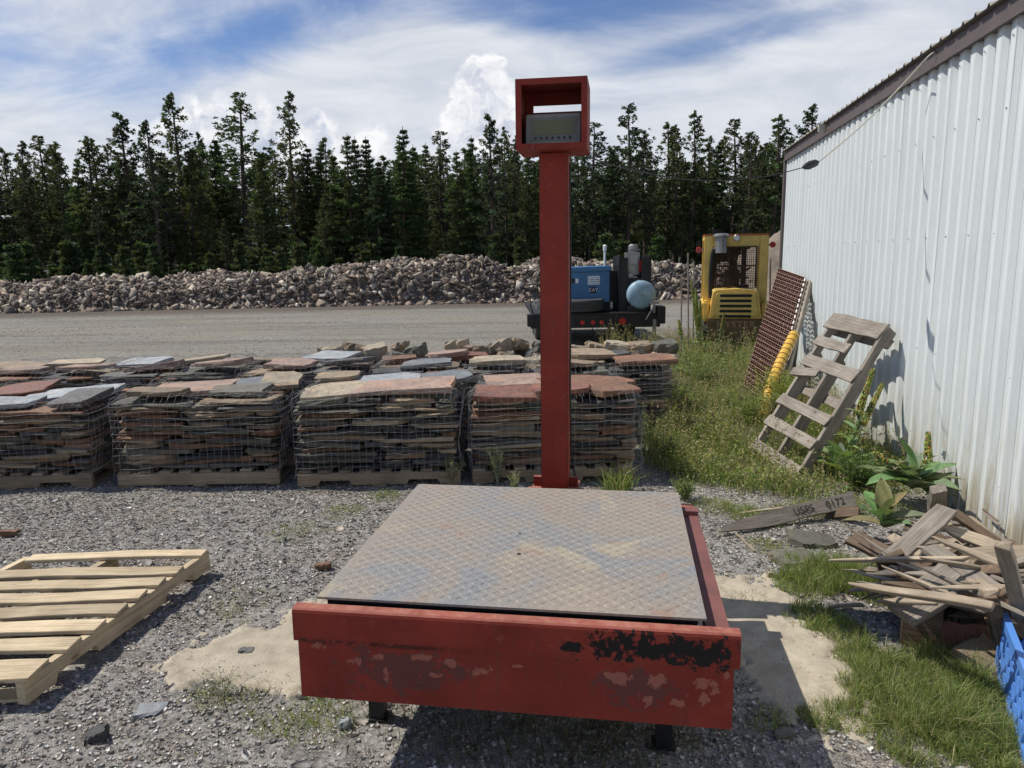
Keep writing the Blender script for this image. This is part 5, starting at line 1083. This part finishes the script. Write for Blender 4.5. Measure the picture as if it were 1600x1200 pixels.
# lane of weeds between the cages and the shed
def lane_pts(n,pw=1.):
    y=4.45+9.1*rg.random(n)**1.35; lo=.98+.045*(y-5); u=rg.random(n); x=lo+(wallx(y)-.04-lo)*u; x=np.where(y>9.5,lo+.1+(wallx(y)+.6-lo)*u,x); ed=vn(x*2.2,y*2.2,61)+.5
    edge=np.clip((x-lo)/.25,0,1)*np.clip((y-4.6-.5*(vn(x*3,y*3,62)+.4)-.55*np.clip((1.5-x)/.5,0,1))/.5,0,1)
    bare=np.clip((vn(x*1.4+3,y*.9,68)+.34)/.16,0.12,1); k=rg.random(n)<(.14+.98*ed)*edge*bare; return x[k],y[k],ed[k]
x,y,ed=lane_pts(70000); n=len(x); h=(.04+.20*ed**1.6)*np.clip((y-3.9)/1.6,.25,1)*rg.uniform(.5,1.25,n)*(1+.35*(vn(x*1.3,y*1.3,66)+.2))
b1=blades(x,y,h,rg.uniform(.003,.006,n)*(1+y*.05),rg,.45)
x2,y2,ed2=lane_pts(120000); n2=len(x2); z2=hz(x2,y2)+rg.random(n2)**.8*(.04+.22*ed2**1.4)*np.clip((y2-3.9)/1.6,.25,1); b2=leaflets(x2,y2,z2,rg.uniform(.010,.024,n2)*(1+y2*.04),rg)
x3,y3,ed3=lane_pts(5200); n3=len(x3); h3=rg.uniform(.18,.52,n3)*(.5+ed3)*np.clip((y3-4.2)/1.6,.3,1); b3=blades(x3,y3,h3,rg.uniform(.003,.005,n3)*(1+y3*.05),rg,.22)
m3=n3*7; ii=rg.integers(0,n3,m3); tt=rg.uniform(.6,1.,m3); tipx=b3[0].reshape(-1,5,3)[:,4]; basex=b3[0].reshape(-1,5,3)[:,0]; cc3=basex[ii]*(1-tt[:,None])+tipx[ii]*tt[:,None]; b4=leaflets(cc3[:,0],cc3[:,1],cc3[:,2],rg.uniform(.010,.022,m3)*(1+cc3[:,1]*.03),rg)
grassobj('dry_stalks',[b3,b4],[gcol(n3,rg,5,np.array([(.34,.28,.17),(.26,.24,.11),(.20,.22,.08)])),gcol(m3,rg,4,np.array([(.38,.31,.19),(.28,.22,.14),(.26,.27,.10)]))],'dry seed stalks standing above the weeds along the shed')
grassobj('weeds',[b1,b2],[gcol(n,rg,5),gcol(n2,rg,4,w_=[.2,.25,.15,.15,.07,.08,.10])],'tangled green weeds growing between the stone stacks and the shed')
# tufts: (px,py,radius,n,height,dry)
def tuftset(name,spots,label,lean=.5,wd=(.002,.0035),pal=None):
    parts=[];cols=[]
    for (px,py,rad,n,h,dry) in spots:
        c=G(px,py); a=rg.uniform(0,6.283,n); q=rad*np.sqrt(rg.random(n)); x=c.x+q*np.cos(a); y=c.y+q*np.sin(a)
        cl=vn(x*22,y*22,int(px))+.5; keep=rg.random(n)<(.25+1.1*cl); x=x[keep];y=y[keep];q=q[keep];cl=cl[keep]; n=len(x)
        hh=h*rg.uniform(.35,1.35,n)*(.55+.9*cl)*(1-.35*q/rad); parts.append(blades(x,y,hh,rg.uniform(*wd,n),rg,lean)); w_=[.16,.20,.18,.14,.04+.12*dry,.08+.1*dry,.20-.2*dry]; w_=np.array(w_); w_=w_/w_.sum(); cols.append(gcol(n,rg,5,w_=w_) if pal is None else gcol(n,rg,5,pal))
    return grassobj(name,parts,cols,label)
tuftset('grass',[(1260,915,.16,2600,.10,.1),(1320,905,.20,3600,.12,.1),(1375,930,.14,1800,.12,.1),(1270,965,.14,1500,.08,.2),(1310,985,.12,1200,.08,.2),(1230,880,.08,600,.07,.3),(1400,900,.12,900,.10,.3)],'dense green grass tuft in front of the scrap heap',.6)
tuftset('grass',[(1350,1030,.12,1700,.09,.4),(1400,1060,.17,3600,.10,.4),(1440,1110,.18,4200,.10,.3),(1500,1130,.18,4600,.11,.2),(1380,1100,.14,2400,.08,.5),(1330,1120,.10,1500,.06,.5),(1280,1118,.08,900,.05,.5),(1470,1040,.16,3200,.10,.2),(1520,1080,.12,2600,.10,.0),(1430,1160,.14,2400,.08,.4),(1540,1180,.10,1600,.08,.3),(1345,1070,.09,900,.07,.5),(1200,1125,.08,240,.07,.5)],'long green and straw coloured grass around the blue crate',.7)
tuftset('grass',[(540,800,.16,700,.05,.7),(465,828,.20,800,.045,.9),(600,775,.12,500,.05,.5),(360,1085,.14,700,.05,.8),(470,1100,.22,1500,.045,.6),(380,930,.22,800,.03,.8),(350,960,.2,600,.03,.8),(1110,790,.15,900,.07,.5),(1150,800,.15,900,.06,.5),(1200,855,.12,500,.06,.8),(1170,935,.1,240,.06,.9),(300,1150,.3,700,.025,.8),(1190,810,.2,1300,.07,.4),(1260,800,.2,1300,.08,.4),(500,1130,.14,600,.05,.5),(1380,800,.2,900,.09,.4)],'sparse short grass scattered over the gravel',.8)
tuftset('grass',[(640,1150,.22,160,.10,.8),(760,1150,.22,220,.12,.8),(880,1150,.22,280,.13,.8),(1000,1150,.2,260,.13,.8),(1080,1130,.14,200,.11,.8),(940,1190,.2,160,.10,.8)],'lank grass growing under and before the red skirt',.9,(.002,.004),pal=np.array([(.06,.08,.03),(.09,.10,.045),(.16,.13,.08),(.045,.06,.025)]))  # darker palette paints in the shade beneath the scale
g5=tuftset('grass',[(965,768,.10,260,.24,.0)],'bright green grass clump behind the scale plate right of the post',.55,(.006,.011)); 

def leaf_geo(L,W_,curl,rgx,n=8):
    vs=[];fs=[]
    for i in range(n+1):
        t=i/n; w_=W_*.5*(math.sin(math.pi*min(1,t**.8*.97+.03))**.7)*(1-.15*t); x=L*t; z=-curl*L*t*t+.0; wv=.02*L*math.sin(t*9+rgx)
        vs+=[(x,-w_,z+w_*.35+wv),(x,-w_*.5,z+w_*.12),(x,0,z-w_*.05),(x,w_*.5,z+w_*.12),(x,w_,z+w_*.35-wv)]
    for i in range(n):
        for k in range(4): fs.append((5*i+k,5*i+k+1,5*i+5+k+1,5*i+5+k))
    return vs,fs
def mullein(name,P,nl,Ls,spikes,label,seed,col=(.20,.27,.13),scol=(.36,.34,.10)):
    r=random.Random(seed); e=empty(name,P,label,'plant')
    mb=MB()
    for k in range(nl):
        f=k/nl; L=Ls*r.uniform(.6,1.1)*(1-.35*f); az=k*2.4+r.uniform(-.3,.3); el=.30+1.0*f+r.uniform(-.25,.3); mb.cur=tuple(c*r.uniform(.75,1.25) for c in col)
        vs,fs=leaf_geo(L,L*.48,r.uniform(.15,.5),r.uniform(0,6)); M=Matrix.Translation(P+Vector((0,0,.02+.28*Ls*f)))@Matrix.Rotation(az,4,'Z')@Matrix.Rotation(-el,4,'Y'); mb.add([M@Vector(v) for v in vs],fs)
    lv=mb.build('leaves',M_leaf,e,smooth=True)
    for (top,z_start) in spikes:
        top=Vector(top); base=P+Vector((0,0,.05)); pts=smooth_pts([base,base.lerp(top,.4)+Vector((r.uniform(-.02,.02),0,0)),top],6)
        mb=MB(); mb.cur=(.17,.23,.09); mb.tube(pts,[.013-.006*i/len(pts) for i in range(len(pts))],6)
        for i in range(10):
            t=.12+.5*i/10; p=base.lerp(top,t); L=Ls*(.55-.4*t); vs,fs=leaf_geo(L,L*.34,.4,i); M=Matrix.Translation(p)@Matrix.Rotation(i*2.4,4,'Z')@Matrix.Rotation(-.6,4,'Y'); mb.cur=tuple(c*r.uniform(.8,1.2) for c in col); mb.add([M@Vector(v) for v in vs],fs)
        mb.build('stalk',M_leaf,e)
        # dense flower spike of little seed capsules
        H=(top-base).length; zs_=np.linspace(z_start,1.,int((1-z_start)*H/.008)); mb=MB()
        for t in zs_:
            p=base.lerp(top,t); rad=.026*(1-.6*(t-z_start)/(1-z_start))
            for q in range(9):
                a=r.uniform(0,6.28); c=p+Vector((math.cos(a)*rad,math.sin(a)*rad,r.uniform(-.005,.005))); s_=r.uniform(.007,.012); mb.cur=tuple(x*r.uniform(.6,1.3) for x in (scol if r.random()<.75 else (.13,.18,.06)))
                mb.add([c+Vector(v)*s_ for v in((1,0,0),(-.5,.87,0),(-.5,-.87,0),(0,0,1.2),(0,0,-1))],[(0,1,3),(1,2,3),(2,0,3),(1,0,4),(2,1,4),(0,2,4)])
        mb.build('flower_spike',M_leaf,e)
    return e
P=G(1312,745); mullein('mullein',P,13,.34,[(OW(1364,578,.35),.55),(OW(1379,600,.12),.5)],'mullein with two tall flower spikes behind the leaning grey pallet',3)
P=G(1420,795,.0)+Vector((0,0,.12)); mullein('mullein',P,18,.37,[(G(1391,742,.30)+Vector((.05,.3,.06)),.75)],'broad leaved mullein spreading over the scrap heap, with a short yellow spike',4,(.19,.24,.12))
P=G(1378,850,.0)+Vector((0,0,.08)); mullein('mullein',P,12,.30,[],'lower mullein rosette of dull green leaves at the left foot of the scrap heap',14,(.19,.24,.12))
P=OW(1449,770,.18); P.z=.05; mullein('mullein',P,7,.24,[(OW(1450,677,.13),.45)],'single tall thin mullein spike close to the shed above the heap',5)
P=G(1095,562); mullein('mullein',P,16,.34,[(AY(1080,440,P.y),.35),(AY(1087,452,P.y+.1),.4),(AY(1094,470,P.y),.5)],'clump of tall bright mullein spikes left of the forklift',6,(.24,.32,.14),(.42,.44,.12))
P=G(1122,556); mullein('mullein',P,10,.24,[(AY(1131,490,P.y),.6)],'lower leafy mullein in front of the forklift',7)
P=G(1075,585); mullein('mullein',P,10,.22,[(AY(1060,500,P.y+.3),.7)],'small leafy mullein among the weeds near the cage corner',8)
P=G(1355,770); mullein('mullein',P,8,.20,[(P+Vector((.1,.1,.22)),.8)],'small mullein between the leaning pallet and the heap',9)
def bush(name,P,rad,H,n,pal,label,seed,cat='weed',sz=(.008,.018),stems=12):
    rg2=np.random.default_rng(seed); P=Vector(P); e=empty(name,P,label,cat); mb=MB(); tips=[]
    for k in range(stems):
        a=rg2.uniform(0,6.28); l=rad*rg2.uniform(.2,1); tip=P+Vector((math.cos(a)*l,math.sin(a)*l,H*rg2.uniform(.6,1.))); mb.tube([P,P.lerp(tip,.5)+Vector((0,0,.06*H)),tip],[.0022,.0017,.001],4); tips.append(tip)
    tips=np.array(tips); i=rg2.integers(0,len(tips),n); t=rg2.uniform(.12,1.02,n)[:,None]; c=np.array(P)[None]*(1-t)+tips[i]*t+rg2.normal(0,.07*rad+.006,(n,3)); c[:,2]+=.04*H
    V,F=leaflets(c[:,0],c[:,1],c[:,2],rg2.uniform(*sz,n),rg2); pal=np.array(pal); col=np.repeat(pal[rg2.integers(0,len(pal),n)]*rg2.uniform(.7,1.3,(n,1)),4,0)
    npobj('foliage',V,[F],M_leafy,col,e); mb.cur=(.1,.1,.05); mb.build('stems',M_leafy,e); return e
GR=[(.12,.16,.05),(.17,.21,.07),(.22,.24,.10)]
bush('weed',G(705,757),.13,.20,900,GR+[(.3,.3,.16)],'small pale green weed beside the gap between two front stacks',1)
bush('weed',G(778,752)+Vector((0,-.1,0)),.08,.32,800,GR+[(.35,.32,.18)],'tall thin seedy weed before the fourth stack left of the post',2)
bush('weed',G(800,765)+Vector((.02,-.1,0)),.06,.16,400,GR+[(.35,.32,.18)],'low seedy weed close behind the scale plate',21)
bush('weed',G(1215,650),.32,.48,5200,[(.25,.27,.06),(.32,.33,.08),(.18,.24,.05)],'bright yellow-green weed at the foot of the rusty screen',3,sz=(.012,.024),stems=26)
bush('weed',G(1175,660),.3,.3,2600,[(.2,.25,.06),(.15,.2,.05)],'green weed left of the yellow-green weed',31,sz=(.012,.024),stems=20)
bush('weed',G(1060,545),.4,.34,3200,[(.26,.19,.20),(.20,.16,.13),(.30,.22,.24)],'hazy mauve-brown dry weed right of the trailer',4,sz=(.010,.02),stems=30)
bush('weed',G(1040,640),.3,.34,3600,GR,'bushy weed against the right side of the fourth stack',5,sz=(.012,.022),stems=24)
bush('weed',G(1100,600),.35,.28,3000,GR,'leafy weed in the middle of the lane before the forklift',6,sz=(.014,.026),stems=24)
bush('weed',G(1010,1135,.0)+Vector((0,.0,0)),.10,.22,700,[(.10,.13,.05),(.30,.27,.14),(.06,.09,.04)],'small flowering weed growing up in front of the red skirt',7,sz=(.004,.008),stems=18)
bush('weed',G(350,1090),.16,.10,600,[(.14,.14,.06),(.2,.18,.09)],'straggly dry weed at the edge of the left sand patch',8,sz=(.004,.010),stems=16)
bush('weed',G(1000,700)+Vector((.12,0,0)),.2,.3,1600,GR,'weed at the right front corner of the fourth stack',9,sz=(.01,.02))
bush('weed',G(1340,765),.25,.3,2600,[(.07,.12,.03),(.12,.17,.05)],'dark leafy weed under the mullein behind the pallet',10,sz=(.012,.026),stems=20)
for k,(px,py,rad,H) in enumerate(((1090,690,.25,.22),(1150,640,.3,.28),(1050,720,.2,.25),(1120,560,.3,.3),(1190,700,.2,.15),(1070,780,.12,.14),(1010,660,.16,.35))):
    bush('weed',G(px,py),rad,H,1800,GR,f'leafy green weed in the lane, {ORD[k]} of the scattered ones',40+k,sz=(.010,.02),stems=18)
